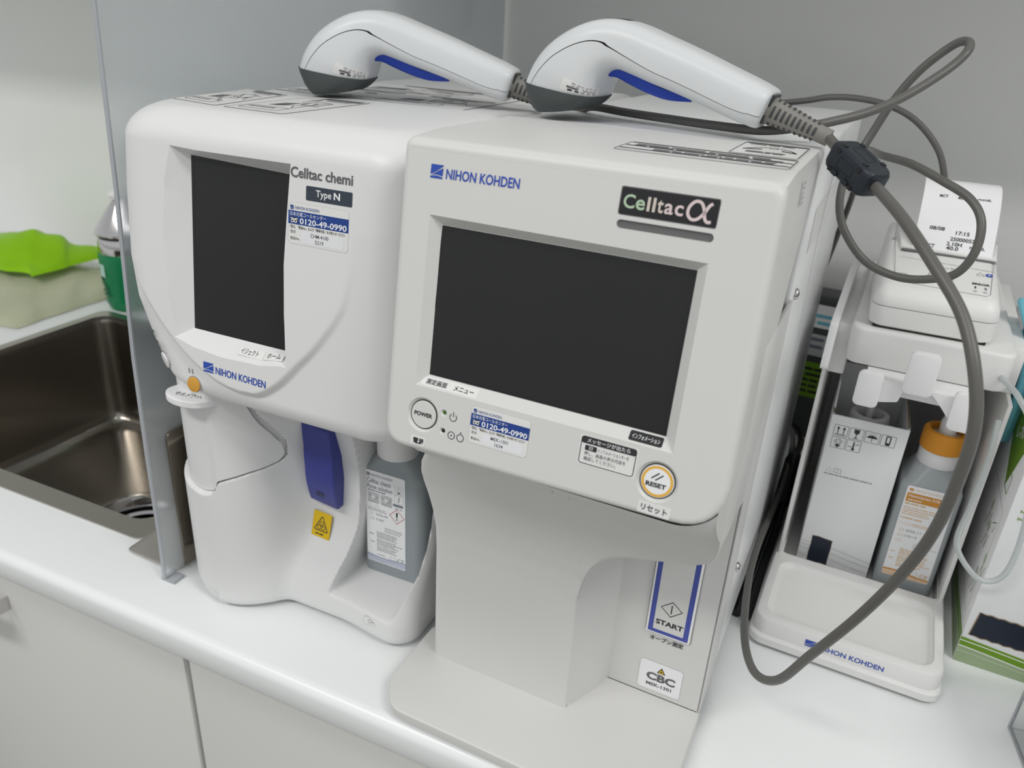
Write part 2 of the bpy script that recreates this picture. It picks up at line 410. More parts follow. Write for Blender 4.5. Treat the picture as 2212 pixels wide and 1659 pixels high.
# ------------------------------------------------------------------ sink
def sink():
    t = thing('sink', 'rectangular stainless steel sink sunk into the worktop left of the acrylic partition', 'sink', (-.76, .59, 0))
    X0, X1, Y0, Y1 = -1.013, -.512, .394, .786
    out = rrect(X0, Y0, X1, Y1, .012, 6); inn = rrect(X0 + .014, Y0 + .021, X1 - .016, Y1 - .014, .022, 6)
    b = MB()
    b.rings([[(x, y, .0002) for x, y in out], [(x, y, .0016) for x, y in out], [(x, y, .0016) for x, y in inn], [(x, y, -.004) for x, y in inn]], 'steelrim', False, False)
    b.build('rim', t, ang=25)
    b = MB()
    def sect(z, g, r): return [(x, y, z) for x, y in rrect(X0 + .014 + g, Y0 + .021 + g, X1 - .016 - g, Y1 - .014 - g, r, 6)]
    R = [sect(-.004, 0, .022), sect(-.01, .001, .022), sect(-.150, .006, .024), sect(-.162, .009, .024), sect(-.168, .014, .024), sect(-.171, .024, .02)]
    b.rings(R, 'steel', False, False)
    dc = (-.745, .572); ring = R[-1]; RR = [ring]
    for q_ in (.35, .7, 1):
        cr = []
        for p in ring:
            a = math.atan2(p[1] - dc[1], p[0] - dc[0]); q = (dc[0] + .080 * math.cos(a), dc[1] + .080 * math.sin(a))
            cr.append((lerp(p[0], q[0], q_), lerp(p[1], q[1], q_), -.171 - .0022 * q_))
        RR.append(cr)
    b.rings(RR, 'steel', False, False)
    b.build('basin', t, ang=60, fix=False)
    b = MB()
    b.lathe([(.081, -.1735), (.078, -.1722), (.070, -.1740), (.066, -.180), (.064, -.20)], (dc[0], dc[1], 0), 'chrome', 48, cap=False)
    b.lathe([(.054, -.186), (.050, -.1835), (.046, -.186), (.044, -.205)], (dc[0], dc[1], 0), 'chrome', 48, cap=False)
    b.lathe([(.066, -.215), (.001, -.215)], (dc[0], dc[1], 0), 'black', 32)
    b.build('drain', t, ang=40)
sink()

# ------------------------------------------------------------------ acrylic partition with steel bracket
def partition():
    t = thing('splash_partition', 'tall frosted acrylic splash sheet standing on a steel foot between sink and left analyzer', 'partition', (-.455, .6, 0))
    X = -.4545; th = .003
    edge = [(.3650, .0035), (.3665, .05), (.3675, .12), (.3700, .20), (.3740, .26), (.3780, .32), (.384, .44), (.392, .60)]
    prof = [(y, z) for y, z in edge] + [(.985, .60), (.985, .0035)]
    b = MB(); b.prism(prof, X - th / 2, X + th / 2, 'frost', ax='x'); sh = b.build('sheet', t, ang=20)
    b = MB(); R = []
    for y, z in edge: R.append([(X - th / 2 - .0001, y - .0012, z), (X + th / 2 + .0001, y - .0012, z), (X + th / 2 + .0001, y + .0002, z), (X - th / 2 - .0001, y + .0002, z)])
    b.rings(R, 'acredge'); b.build('cut_edge', sh)
    b = MB()
    pl = round_poly([(.384, .004), (.384, .131), (.62, .131), (.62, .004)], [.001, .006, .006, .001], 4)
    b.prism(pl, X + th / 2 + .0002, X + th / 2 + .0028, 'steeldark', ax='x'); b.build('bracket_plate', t, bevel=.0006)
    b = MB(); ft = round_poly([(-.512, .378), (X - th / 2, .376), (X - th / 2, .62), (-.512, .62)], .004, 3)
    b.prism(ft, .0018, .0036, 'steelrim', ax='z'); b.build('foot_plate', t, bevel=.0004)
    b = MB(); b.box(X - .004, .3645, 0, X + .010, .376, .003, 'acredge'); b.build('base_pad', t, bevel=.0006)
partition()

# ------------------------------------------------------------------ soap bottle, bags on the counter behind the sink
def soap():
    c = (-.995, .829, 0)
    t = thing('soap_bottle', 'green liquid hand soap bottle with chrome pump behind the sink', 'soap dispenser', c)
    b = MB(); b.lathe([(.030, 0), (.036, .002), (.038, .008), (.0385, .02), (.040, .06), (.0415, .082), (.0405, .088), (.036, .090)], c, 'soap', 40); b.build('bottle_body', t, ang=50)
    b = MB(); b.lathe([(.0395, .0885), (.0400, .0895), (.0385, .109), (.0375, .111)], c, 'chrome', 40); b.build('collar', t, ang=50)
    b = MB(); b.lathe([(.0355, .1105), (.0355, .1175)], c, 'black', 32); b.build('gap_ring', t)
    b = MB(); R = [[(c[0] + .0405 * math.cos(2 * math.pi * j / 32), c[1] + .0405 * math.sin(2 * math.pi * j / 32), .1160) for j in range(32)]]
    for i in range(11):   # slanted chrome pump hood
        u = i / 10; rx = lerp(.0415, .011, u ** 1.1); ox = .005 * u
        R.append([(c[0] + ox + rx * math.cos(a), c[1] + rx * math.sin(a), .1180 + .050 * u) for a in [2 * math.pi * j / 32 for j in range(32)]])
    b.rings(R, 'chrome'); b.build('pump_hood', t, ang=50)
    b = MB(); b.lathe([(.004, 0), (.016, .002), (.018, .008), (.012, .014), (.002, .015)], (c[0] + .004, c[1], c[2] + .1655), 'plW', 24); b.build('pump_button', t, ang=60)
    b = MB()
    def wrap(a0, a1, z0, z1, m, r=.0412):
        G = [[(c[0] + r * math.cos(math.radians(lerp(a0, a1, j / 10))), c[1] + r * math.sin(math.radians(lerp(a0, a1, j / 10))), z) for j in range(11)] for z in (z0, z1)]
        b.grid(G, m)
    wrap(196, 262, .054, .073, 'mint'); wrap(204, 250, .0755, .078, 'soapdark'); wrap(210, 240, .061, .065, 'soapdark', .0415)
    for k in range(9): wrap(200 + 7 * k, 207 + 7 * k, .031 + .013 * math.sin(math.pi * k / 8), .040 + .011 * math.sin(math.pi * k / 8), 'soapdark')
    wrap(208, 268, .0245, .028, 'soapdark'); wrap(220, 262, .0125, .015, 'soapdark', .0405)
    b.build('front_label', t)
soap()
def crumple(cx, cy, sx, sy, z0, h, seed, n=52, peaks=()):
    rr = random.Random(seed); G = []
    ks = [(rr.uniform(6, 26), rr.uniform(6, 26), rr.uniform(0, 6), rr.uniform(.3, 1)) for _ in range(10)]
    for i in range(n):
        row = []
        for j in range(n):
            u, v = i / (n - 1) * 2 - 1, j / (n - 1) * 2 - 1
            e = max(0, (1 - u ** 4) * (1 - v ** 4))
            w = sum(a * math.sin(k1 * u * sx * 4 + k2 * v * sy * 4 + p) for k1, k2, p, a in ks) / 10
            z = z0 + h * (e ** .5) * (.62 + .55 * w)
            for px, py, ph, pr in peaks: z += ph * max(0, 1 - math.hypot(u - px, v - py) / pr) * e
            row.append((cx + u * sx + .006 * w, cy + v * sy + .006 * math.sin(5 * w), max(.0015, z)))
        G.append(row)
    return G
b = MB(); b.grid(crumple(-1.215, .790, .165, .125, .002, .030, 3, peaks=[(.1, .4, .012, .9)]), 'film')
tag(b.build('clear_plastic_bag', ang=35), 'crumpled yellowish clear plastic bag lying flat on the worktop beside the sink', 'plastic bag')
b = MB(); b.grid(crumple(-1.262, .842, .128, .075, .038, .020, 11, peaks=[(.25, .1, .030, 1.0)]), 'bag')
tag(b.build('lime_plastic_bag', ang=25), 'bright lime green plastic bag heaped on the clear bag', 'plastic bag')
# ------------------------------------------------------------------ left analyzer (clinical chemistry)
A = thing('chemistry_analyzer', 'white rounded tabletop chemistry analyzer with a portrait screen and blue lever, beside the sink', 'medical analyzer', (-.3275, .56, 0))
def pyA(z): return .315 + .13 * z
XLT = [(.195, -.398), (.199, -.4034), (.2067, -.4136), (.231, -.4279), (.2565, -.4392), (.283, -.4433), (.331, -.4425), (.379, -.4415)]
XRA = -.2150
def gapA(z): return .0048 * max(0.0, min(1.0, (.325 - z) / .125))
OVAL = [(-94, 80), (-89.5, 69), (-83.2, 61.6), (-67.9, 44.4), (-54, 32), (-41, 23.3), (-25, 16), (-10.5, 12.9), (2, 13), (11.8, 15), (26, 25), (39.8, 39.6), (50, 50.5), (59.3, 62.5), (67, 74), (72.9, 87.3), (76.4, 111.8), (77, 135)]
OVT = catmull(OVAL, 8)
OX = [(p[0], p[1]) for p in OVT]
def oval_bottom(xm):
    for (x0, s0), (x1, s1) in zip(OX, OX[1:]):
        if x0 <= xm <= x1: return lerp(s0, s1, (xm - x0) / (x1 - x0 + 1e-9))
    return None
def oval_sd(xm, s):
    ob = oval_bottom(xm)
    d = 1e9
    for (x0, y0), (x1, y1) in zip(OX, OX[1:]):
        if min(abs(x0 - xm), abs(x1 - xm)) > 9: continue
        dx, dy = x1 - x0, y1 - y0; t = max(0, min(1, ((xm - x0) * dx + (s - y0) * dy) / (dx * dx + dy * dy)))
        d = min(d, math.hypot(x0 + dx * t - xm, y0 + dy * t - s))
    return d if ob is not None and s > ob else -min(d, 9)
frA = Fr((-.3275, .341, .2), (1, 0, 0), (0, .13, 1))
def A_sec(z, yb, top=.379, rt=.020, back_inset=0.0):
    """one horizontal section of the head as a ring of points"""
    xl, xr, yf = interp(XLT, z) + back_inset, XRA - back_inset, pyA(z) + gapA(z)
    ins = 0
    if z > top - rt: h = z - (top - rt); ins = rt - math.sqrt(max(0, rt * rt - h * h))
    rb = .016
    if z < .195 + rb: h = .195 + rb - z; ins = max(ins, rb - math.sqrt(max(0, rb * rb - h * h)))
    xl += ins; xr -= ins; yf += ins * (1.15 if z > .3 else 1)
    RL, RR = .035, .026; pts = []
    nL = 40
    for i in range(nL + 1):
        a = math.pi + math.pi / 2 * i / nL; pts.append((xl + RL + RL * math.cos(a), yf + RL + RL * math.sin(a)))
    nF = 170
    for i in range(1, nF): pts.append((lerp(xl + RL, xr - RR, i / nF), yf))
    for i in range(nL + 1):
        a = 1.5 * math.pi + math.pi / 2 * i / nL; pts.append((xr - RR + RR * math.cos(a), yf + RR + RR * math.sin(a)))
    out = []
    for x, y in pts:
        xm = (x + .3275) * 1000; s = (z - .2) * 1008.4; g = gapA(z)
        if g > 0 and y < yf + .03: y -= g * smooth(-2.6, 2.6, oval_sd(xm, s))
        elif z > .3: y -= g
        out.append((x, y, z))
    return out + [(xr, yb, z), (xl, yb, z)]
zs = [.195, .1955, .1965, .198] + [.2 + .0009 * i for i in range(1, 155)] + [.34 + .002 * i for i in range(10)] + [.36 + .00125 * i for i in range(13)]
zs = [z for z in zs if z < .3755] + [.3758, .377, .378, .3786, .379]
b = MB(); b.rings([A_sec(z, .505) for z in zs], 'plA')
head = b.build('head_cover', A, ang=50)
cut = MB()
OUT = [(-57, 159.4), (33.2, 158.7), (31, 130), (29.3, 101), (30, 70), (31.9, 37.8), (12, 34.8), (-14, 33.9), (-38, 35.6), (-57, 39.7), (-62, 68), (-64.6, 100.7), (-62, 132)]
INN = [(-48.5, 154.6), (33.1, 151.5), (30.9, 130), (29.2, 101), (29.9, 70), (31.8, 45.6), (12, 45.6), (-14, 45.6), (-38, 45.6), (-48.5, 45.6), (-48.5, 80), (-48.5, 105), (-48.5, 130)]
cut.rings([[frA.p(lerp(x, u, t), lerp(y, v, t), -9.0 * t) for (x, y), (u, v) in zip(OUT, INN)] for t in (-.35, 1)], 'plA')
cu = cut.build('cutter'); boolean(head, cu); resharp(head, 28)
b = MB(); b.plate(frA, [(-48.6, 45.4), (33, 45.4), (33, 154.6), (-48.6, 154.6)], 'screen', -9.6, -8.75); scr = b.build('screen', A)
b = MB(); b.fill(frA, [(-48.4, 45.7), (-46.3, 45.7), (-46.3, 154.4), (-48.4, 154.4)], 'black', -8.7); b.fill(frA, [(-46.3, 45.7), (31, 45.7), (31, 46.9), (-46.3, 46.9)], 'black', -8.7); b.build('screen_border', scr, fix=False)
# rear housing
b = MB()
def A_rear(z):
    t = .3783; r = .012; ins = 0
    if z > t - r: h = z - (t - r); ins = r - math.sqrt(max(0, r * r - h * h))
    xl, xr = interp(XLT, z) + .0008 + ins, XRA - .0008 - ins
    return [(xl, .5062, z), (xr, .5062, z), (xr, .782 - ins, z), (xl, .782 - ins, z)]
b.rings([A_rear(.006 + .187 * i / 3) for i in range(4)] + [A_rear(.2 + .1663 * i / 12) for i in range(13)] + [A_rear(.3663 + .012 * math.sin(math.pi / 2 * i / 6)) for i in range(1, 7)], 'plA')
b.build('rear_housing', A, ang=35)

# lower body: one smooth moulded front with left column, swept centre and bottle niche
XC, YC, RC = -.394, .406, .045
def F_rec(x, z):
    y = .388 + .027 * smooth(.018, .085, z)
    y -= .006 * smooth(-.30, -.245, x) * (1 - smooth(.05, .12, z))
    return y
def F_low(x, z, rc=RC):
    yl = YC - math.sqrt(max(0, rc * rc - (x - XC) ** 2)) if abs(x - XC) < rc else YC
    if x <= XC: return yl + .004 * smooth(.02, .0, z)
    yr = F_rec(x, z)
    if x > XC + rc * .9: yl = YC - .4359 * rc + (x - XC - rc * .9) * 2.065
    k = .022; h = max(k - abs(yl - yr), 0) / k
    y = min(yl, yr) - h * h * k * .25 * smooth(XC, XC + .02, x)
    xr0, rr = -.2335, .020
    if x > xr0 - rr: y += rr - math.sqrt(max(0, rr * rr - (x - (xr0 - rr)) ** 2))
    if z < .012: y += .006 * (1 - z / .012) ** 2
    return y
NL = [(.02, -.309), (.026, -.3075), (.035, -.304), (.055, -.298), (.082, -.293), (.105, -.2915), (.124, -.291), (.145, -.2945), (.164, -.2985), (.20, -.304)]
NR = [(.02, -.249), (.03, -.2465), (.042, -.2425), (.057, -.2385), (.107, -.2362), (.15, -.233), (.2, -.2315)]
def niche(x, z):
    l, r = interp(NL, z), interp(NR, z)
    return smooth(l - .002, l + .0035, x) * (1 - smooth(r - .0038, r + .0008, x)) * smooth(.024, .044, z)
RIM = [(-.4390, .116), (-.436, .1140), (-.425, .1100), (-.410, .1075), (-.396, .1065), (-.388, .1085), (-.3845, .1120), (-.3815, .1190), (-.3760, .1215), (-.361, .127), (-.354, .1285), (-.350, .130), (-.3475, .134), (-.3465, .140)]
def doorx(z): return interp([(.13, -.3472), (.137, -.3466), (.146, -.3475), (.158, -.351), (.172, -.356), (.2, -.364)], z)
def F_body(x, z):
    y = F_low(x, z)
    n = niche(x, z)
    if n > 0: y = lerp(y, .462, n)
    if x < -.344:
        k = smooth(-.0010, .0010, z - interp(RIM, x)) * (1 - smooth(doorx(z) - .0008, doorx(z) + .0008, x))
        if k > 0: y += k * .0065
    return y
xs = [XC - RC * math.cos(math.pi / 2 * i / 26) for i in range(26)]
x = XC
while x < -.254: xs.append(x); x += .00095
xs += [-.2535 + .00055 * i for i in range(26)] + [-.2392, -.2385, -.2377, -.2369, -.2361, -.2354, -.2347, -.2342, -.2338, -.2336, -.2335]
zz = [.0055 + .00095 * i for i in range(int((.197 - .0055) / .00095) + 1)]
G = [[(x, F_body(x, z), z) for x in xs] for z in zz]
b = MB(); b.grid(G, 'plA')
lft = [r[0] for r in G]; rgt = [r[-1] for r in G]
b.grid([[(p[0], .5055, p[2]) for p in lft], lft], 'plA'); b.grid([rgt, [(p[0], .5055, p[2]) for p in rgt]], 'plA')
b.grid([[(p[0], .5055, p[2]) for p in G[0]], list(G[0])], 'plA')
b.build('lower_body', A, ang=60, fix=False, weld=True)
# cell door: the round-fronted flap in the column
rows = []
nz, nx = 60, 70
for j in range(nz + 1):
    row = []
    for i in range(nx + 1):
        u = i / nx; t = j / nz
        x0 = XC - RC + .0035
        x1 = doorx(lerp(.134, .196, t)) - .0010
        x = (x0 + (XC - x0) * (1 - math.cos(math.pi / 2 * u / .42))) if u < .42 else lerp(XC, x1, (u - .42) / .58)
        zlo = interp(RIM, x) + .0011; z = lerp(zlo, .197, t)
        off = lerp(.0040, .0002, smooth(-.389, -.380, x))
        y = F_low(x, z, RC - .0030 if x < XC else RC) + (off if x >= XC else .0010) 
        row.append((x, y, z))
    rows.append(row)
b = MB(); b.grid(rows, 'plA'); b.grid([[(p[0], .44, p[2]) for p in [r[0] for r in rows]], [r[0] for r in rows]], 'plA')
b.build('cell_door', A, ang=60, fix=False, weld=True)
# finger tab over the door
b = MB()
tp = catmull([(-.4150, .372), (-.4165, .362), (-.410, .3545), (-.398, .3515), (-.386, .3535), (-.378, .360), (-.374, .370)], 6)
b.rings([[(p[0], p[1], z) for p in tp] + [(-.374, .392, z), (-.415, .392, z)] for z in (.1828, .1838, .1870, .1880)], 'plW')
tab = b.build('door_tab', A, ang=50, bevel=.0008)
frT = Fr((-.395, .362, .1880), (1, 0, 0), (0, 1, 0)); b = MB(); b.text(frT, 'セルドア', -11, -4.5, 17, 4.5, 'ink', .1, .01, 4); b.build('tab_label', tab, fix=False)
# lower chin behind the tab and button corner
b = MB(); b.lathe([(.0, .1905), (.010, .190), (.013, .192), (.014, .1975)], (-.312, .395, 0), 'plA', 24); b.build('cover_catch', A)
# blue start lever
b = MB(); R = []
for i in range(17):
    t = i / 16; z = lerp(.1600, .0950, t)
    xl = interp([(0, -.3395), (.25, -.3350), (.5, -.3335), (1, -.3350)], t); xr = interp([(0, -.3140), (.3, -.3085), (.6, -.3070), (1, -.3090)], t)
    y = .4125 - .0105 * math.sin(math.pi * min(1, t * .75 + .12)); dz = -.0028
    R.append([(xl, .424, z), (xl, y + .001, z), (xl + .0012, y, z), (xr - .0012, y, z + dz), (xr, y + .001, z + dz), (xr, .424, z + dz)])
b.rings(R, 'lever'); lev = b.build('start_lever', A, ang=35, bevel=.0003)
frL = Fr((-.321, .4045, .112), (1, 0, -.1), (.1, .02, 1)); b = MB()
b.line(frL, [(-4, 3), (0, 8), (4, 3), (0, -2)], .35, 'slate', .5, True); b.line(frL, [(0, 0), (0, 6)], .35, 'slate', .5); b.text(frL, '測定', -3.6, -9.2, 7.6, 4.2, 'ink', .5, .015)
b.build('lever_marking', lev, fix=False)
# yellow biohazard label
frY = Fr((-.3265, .4098, .0715), (1, 0, -.06), (0, .30, 1))
b = MB(); b.plate(frY, rrect(-8.3, -10.2, 8.3, 10.2, .6, 3), 'yellow', -.2, .15)
tri = [(0, 7.2), (6.3, -4.8), (-6.3, -4.8)]; b.line(frY, round_poly(tri, .8, 4), .75, 'ink', .2, True)
for k in range(3):
    a = math.radians(90 + 120 * k); cx, cy = 2.0 * math.cos(a), -1 + 2.0 * math.sin(a)
    b.line(frY, [(cx + 1.75 * math.cos(a + math.radians(q)), cy + 1.75 * math.sin(a + math.radians(q))) for q in range(-125, 130, 25)], .55, 'ink', .2)
    b.line(frY, [(0, -1), (1.6 * math.cos(a), -1 + 1.6 * math.sin(a))], .5, 'ink', .2)
b.line(frY, circ(0, -1, 1.35, 20), .35, 'ink', .2, True); b.fill(frY, circ(0, -1, .5, 12), 'ink', .2)
b.bars(frY, -4.6, -8.2, 9.2, 1, 1, 1.1, 'ink', .2, 4)
b.build('biohazard_label', A, fix=False)
# model plate on the base
frM = Fr((-.2585, .3838, .0205), (1, .02, 0), (0, .18, 1)); b = MB(); b.plate(frM, rrect(-13, -3.1, 13, 3.1, 1, 3), 'stickerclear', -.3, .15)
b.line(frM, rrect(-12.7, -2.8, 12.7, 2.8, .9, 3), .22, 'inklight', .2, True); b.text(frM, 'CHM-4100', -9.5, -1.6, 19, 3.2, 'inkmid', .2, .02); b.build('model_plate', A, fix=False)
# printing on the front
b = MB(); b.text(frA, 'Celltac chemi', 33.4, 151.8, 41.8, 5.9, 'inkgrey', .25, .022)
b.plate(frA, rrect(44.2, 140.2, 75.2, 148.2, .7, 3), 'slate', 0, .15)
b.text(frA, 'Type', 51, 141.6, 10.4, 5.0, 'white', .25, .01); b.text(frA, 'N', 63.0, 142.7, 4.2, 3.9, 'white', .25, .03)
b.build('name_print', A, fix=False)
def call_sticker(fr, x, y, w, h, l1, l2, parent):
    """service call label: maker line, blue band with phone number, model and serial number"""
    b = MB(); P = lambda u, v: (x + u * w, y + v * h)
    b.plate(fr, rrect(x, y, x + w, y + h, .055 * w, 5), 'stickerclear', 0, .12)
    b.line(fr, rrect(x, y, x + w, y + h, .055 * w, 5), .12, 'inklight', .16, True)
    (bx, by), (ex, ey) = P(0, .475), P(1, .80); b.fill(fr, [(bx, by), (ex, by), (ex, ey), (bx, ey)], 'navy', .18)
    lx, ly = P(.03, .825); logo(b, fr, lx, ly, .06 * w, .105 * h, 'navy', .2); tx, ty = P(.115, .84); b.text(fr, 'NIHON KOHDEN', tx, ty, .40 * w, .075 * h, 'navy', .2, .006)
    tx, ty = P(.03, .675); b.text(fr, '日本光電コールセンター', tx, ty, .60 * w, .10 * h, 'white', .22)
    tx, ty = P(.035, .51); b.fill(fr, [(tx, ty), (tx + .13 * w, ty), (tx + .13 * w, ty + .13 * h), (tx, ty + .13 * h)], 'ink', .2)
    for q in (.07, .125):
        cx, cy = P(q, .555); b.line(fr, circ(cx, cy, .021 * w, 16), .011 * w, 'white', .24, True)
    c0, c1 = P(.04, .62), P(.165, .62); cm = P(.0975, .60)
    b.line(fr, [c0, (cm[0] - .03 * w, c0[1] - .006 * h), cm, (cm[0] + .03 * w, c0[1] - .006 * h), c1], .010 * w, 'white', .24)
    tx, ty = P(.195, .50); b.text(fr, '0120-49-0990', tx, ty, .775 * w, .145 * h, 'white', .22, .018)
    tx, ty = P(.03, .375); b.text(fr, '「型式」「製品No.」および「障害内容」をお知らせください', tx, ty, .92 * w, .075 * h, 'ink', .22, .01)
    tx, ty = P(.04, .255); b.text(fr, '型式', tx, ty, .09 * w, .075 * h, 'ink', .22); tx, ty = P(.04, .095); b.text(fr, '製品No.', tx, ty, .16 * w, .075 * h, 'ink', .22)
    (a0, b0), (a1, b1) = P(.22, .05), P(.93, .34); b.fill(fr, rrect(a0, b0, a1, b1, .05 * w, 5), 'silver', .2)
    tx, ty = P(.38, .215); b.text(fr, l1, tx, ty, .30 * w, .09 * h, 'ink', .24, .006); tx, ty = P(.46, .075); b.text(fr, l2, tx, ty, .14 * w, .09 * h, 'ink', .24, .006)
    return b.build('service_sticker', parent, fix=False)
call_sticker(frA, 32.3, 114.6, 41.2, 23.4, 'CHM-4100', '5219', A)
b = MB(); logo(b, frA, -33.2, 21.5, 8.2, 6.6, 'blue', .25); b.text(frA, 'NIHON KOHDEN', -23.2, 21.6, 40.0, 4.9, 'blue', .25, .016, -1.0); b.build('maker_logo', A, fix=False)
# key stickers on the sloping bezel below the screen
frK = Fr(frA.p(-14, 34.5, -.6), (1, 0, 0), frA.p(0, 45.6, -9) - frA.p(0, 34.5, 0))
K2 = Fr(frA.p(14, 35.3, -.4), frA.p(31.9, 37.8, 0) - frA.p(12, 34.8, 0), frA.p(14, 45.6, -9) - frA.p(14, 35.0, 0))
b = MB(); b.fill(frK, rrect(6.2, 3.6, 25.8, 9.6, .5, 3), 'stickerclear', .75)
b.text(frK, 'イジェクト', 8.0, 4.9, 13.5, 3.9, 'ink', .85, .008); b.build('key_sticker', A, fix=False)
b = MB(); b.fill(K2, rrect(-1.6, 3.6, 13.6, 9.4, .5, 3), 'stickerclear', .75); b.text(K2, 'ホーム', .6, 4.9, 10.6, 3.6, 'ink', .85, .008); b.build('key_sticker', A, fix=False)
# buttons on the receding lower left corner
def a_surf(x, z):
    xl, yf = interp(XLT, z), pyA(z) + gapA(z); r = .035
    y = yf
    if x < xl + r: y = yf + r - math.sqrt(max(0, r * r - (xl + r - x) ** 2))
    return Vector((x, y, z))
def a_frame(x, z):
    p = a_surf(x, z); px = a_surf(x + .001, z) - a_surf(x - .001, z); pz = a_surf(x, z + .001) - a_surf(x, z - .001)
    return Fr(p, px, pz - px.normalized() * pz.dot(px.normalized()))
fb = a_frame(-.4010, .2175)
b = MB(); b.plate(fb, circ(0, 0, 5.6, 28), 'plA', -1, 1.3); b.build('power_button', A, bevel=.0005)
b = MB(); b.fill(fb, circ(.3, .5, 6.1, 28), 'inkmid', .15); b.text(fb, '電源', -3, -10.6, 6.5, 3.2, 'inkgrey', .6, .01); b.build('power_marking', A, fix=False)
fo = a_frame(-.3735, .2075)
b = MB(); b.plate(fo, circ(0, 0, 5.2, 28), 'amber', -1, 1.2); b.build('reset_button', A, bevel=.0005)
b = MB(); b.fill(fo, circ(.2, .3, 5.7, 28), 'inkmid', .12); b.line(fo, [(-3.0, 7.6), (-3.6, 11)], .5, 'ink', .5); b.line(fo, [(-.2, 7.4), (-.8, 10.8)], .5, 'ink', .5)
b.plate(fo, rrect(-3, -9.6, 8, -6.0, .5, 3), 'stickerclear', -.1, .3); b.text(fo, 'リセット', -2.2, -9.0, 9, 2.5, 'ink', .6, .01); b.build('reset_marking', A, fix=False)
for nm, x, z, m in (('power_light', -.4115, .2355, 'led'), ('status_light', -.4085, .2285, 'ink')):
    f = a_frame(x, z); b = MB(); b.plate(f, circ(0, 0, 1.05, 14), m, -.3, .3)
    if nm == 'power_light':
        b.line(f, [(5 + 2.1 * math.cos(math.radians(q)), 2.1 * math.sin(math.radians(q))) for q in range(120, 421, 20)], .4, 'ink', .5); b.line(f, [(5, .2), (5, 2.8)], .4, 'ink', .5)
    else:
        b.line(f, circ(4.6, -.3, 2.2, 20), .4, 'ink', .5, True); b.fill(f, circ(4.6, -.3, .5, 8), 'ink', .5); b.line(f, circ(10, -1.0, 2.1, 20), .4, 'ink', .5, True); b.line(f, [(10, 1.1), (10, 2.6)], .5, 'ink', .5)
    b.build(nm, A, fix=False)
# clear instruction stickers on the top
def top_sticker(quad, name, z, seed, heavy=False):
    q = [Vector((x, y, z)) for x, y in quad]   # front-left, front-right, back-right, back-left
    ex = q[1] - q[0]; w = ex.length * 1000; h = (q[3] - q[0]).length * 1000
    fr = Fr(q[0], ex, (q[3] - q[0])); fr.ey = (q[3] - q[0]).normalized(); fr.n = Vector((0, 0, 1))
    b = MB(); rr = random.Random(seed)
    b.fill(fr, rrect(0, 0, w, h, 3, 4), 'stickerclear', .1); b.line(fr, rrect(.6, .6, w - .6, h - .6, 2.6, 4), .55, 'inkmid', .2, True)
    return b, fr, w, h, rr
def top_art(b, fr, x, y, w, h, rr):
    b.fill(fr, [(x + .28 * w, y + h * .90), (x + w * .98, y + h * .90), (x + w * .98, y + h * .985), (x + .28 * w, y + h * .985)], 'inkgrey', .22)
    b.line(fr, rrect(x + .06 * w, y + .08 * h, x + .74 * w, y + .24 * h, 2.5, 4), .8, 'inkgrey', .22, True)
    b.bars(fr, x + .10 * w, y + .19 * h, .58 * w, 2, 2.6, 1.1, 'inkgrey', .22, rr.randint(1, 99))
    b.fill(fr, [(x + .2 * w, y + .32 * h), (x + .42 * w, y + .36 * h), (x + .40 * w, y + .56 * h), (x + .22 * w, y + .5 * h)], 'inkgrey', .22)
    for k in range(7):
        x0, y0 = x + w * rr.uniform(.3, .8), y + h * rr.uniform(.35, .8)
        b.line(fr, [(x0, y0), (x0 + w * rr.uniform(-.2, .2), y0 + h * rr.uniform(-.15, .15)), (x0 + w * rr.uniform(-.2, .25), y0 + h * rr.uniform(-.2, .2))], .8, 'inkgrey', .22)
    b.line(fr, rrect(x + .48 * w, y + .50 * h, x + .78 * w, y + .72 * h, 3, 4), .9, 'inkgrey', .22, True)
    b.bars(fr, x + .45 * w, y + .86 * h, .5 * w, 2, 2.8, 1.0, 'inkgrey', .22, rr.randint(1, 99))
for nm, quad, z, sd in (('instruction_sticker', [(-.4225, .404), (-.3765, .394), (-.3765, .489), (-.4380, .494)], .3791, 3), ('instruction_sticker', [(-.3715, .394), (-.3227, .3917), (-.340, .488), (-.3715, .489)], .3791, 5)):
    b, fr, w, h, rr = top_sticker(quad, nm, z, sd); top_art(b, fr, 2, 2, w - 4, h - 4, rr); b.build(nm, A, fix=False)
b, fr, w, h, rr = top_sticker([(-.432, .515), (-.262, .507), (-.262, .640), (-.432, .648)], 'instruction_sticker', .3785, 8)
top_art(b, fr, 3, 3, w * .48, h * .48, rr); top_art(b, fr, w * .5, 3, w * .48, h * .48, rr); top_art(b, fr, 3, h * .5, w * .9, h * .46, rr); b.build('instruction_sticker', A, fix=False)

# rinse bottle standing in the niche
def slabs_bottle(b, cx, cy, w, d, z0, z1, sh, neck_r, m, n=8):
    def rr(ww, dd, z, r): return [(cx + x, cy + y, z) for x, y in rrect(-ww / 2, -dd / 2, ww / 2, dd / 2, r, n)]
    R = [rr(w - .006, d - .006, z0, .004), rr(w - .001, d - .001, z0 + .0015, .006), rr(w, d, z0 + .005, .007)]
    R += [rr(w, d, lerp(z0 + .005, z1 - .003, i / 6), .007) for i in range(1, 7)]
    R += [rr(w - .001, d - .001, z1 - .001, .0075), rr(w - .006, d - .005, z1 + .0015, .009)]
    for i in range(1, 6):
        t = i / 5; R.append(rr(lerp(w - .006, neck_r * 2, t), lerp(d - .005, neck_r * 2, t), lerp(z1 + .0015, z1 + sh, t), lerp(.009, neck_r * .98, t)))
    b.rings(R, m)
RB = thing('rinse_bottle', 'grey translucent rinse solution bottle standing in the niche of the left analyzer', 'bottle', (-.271, .4405, .0275))
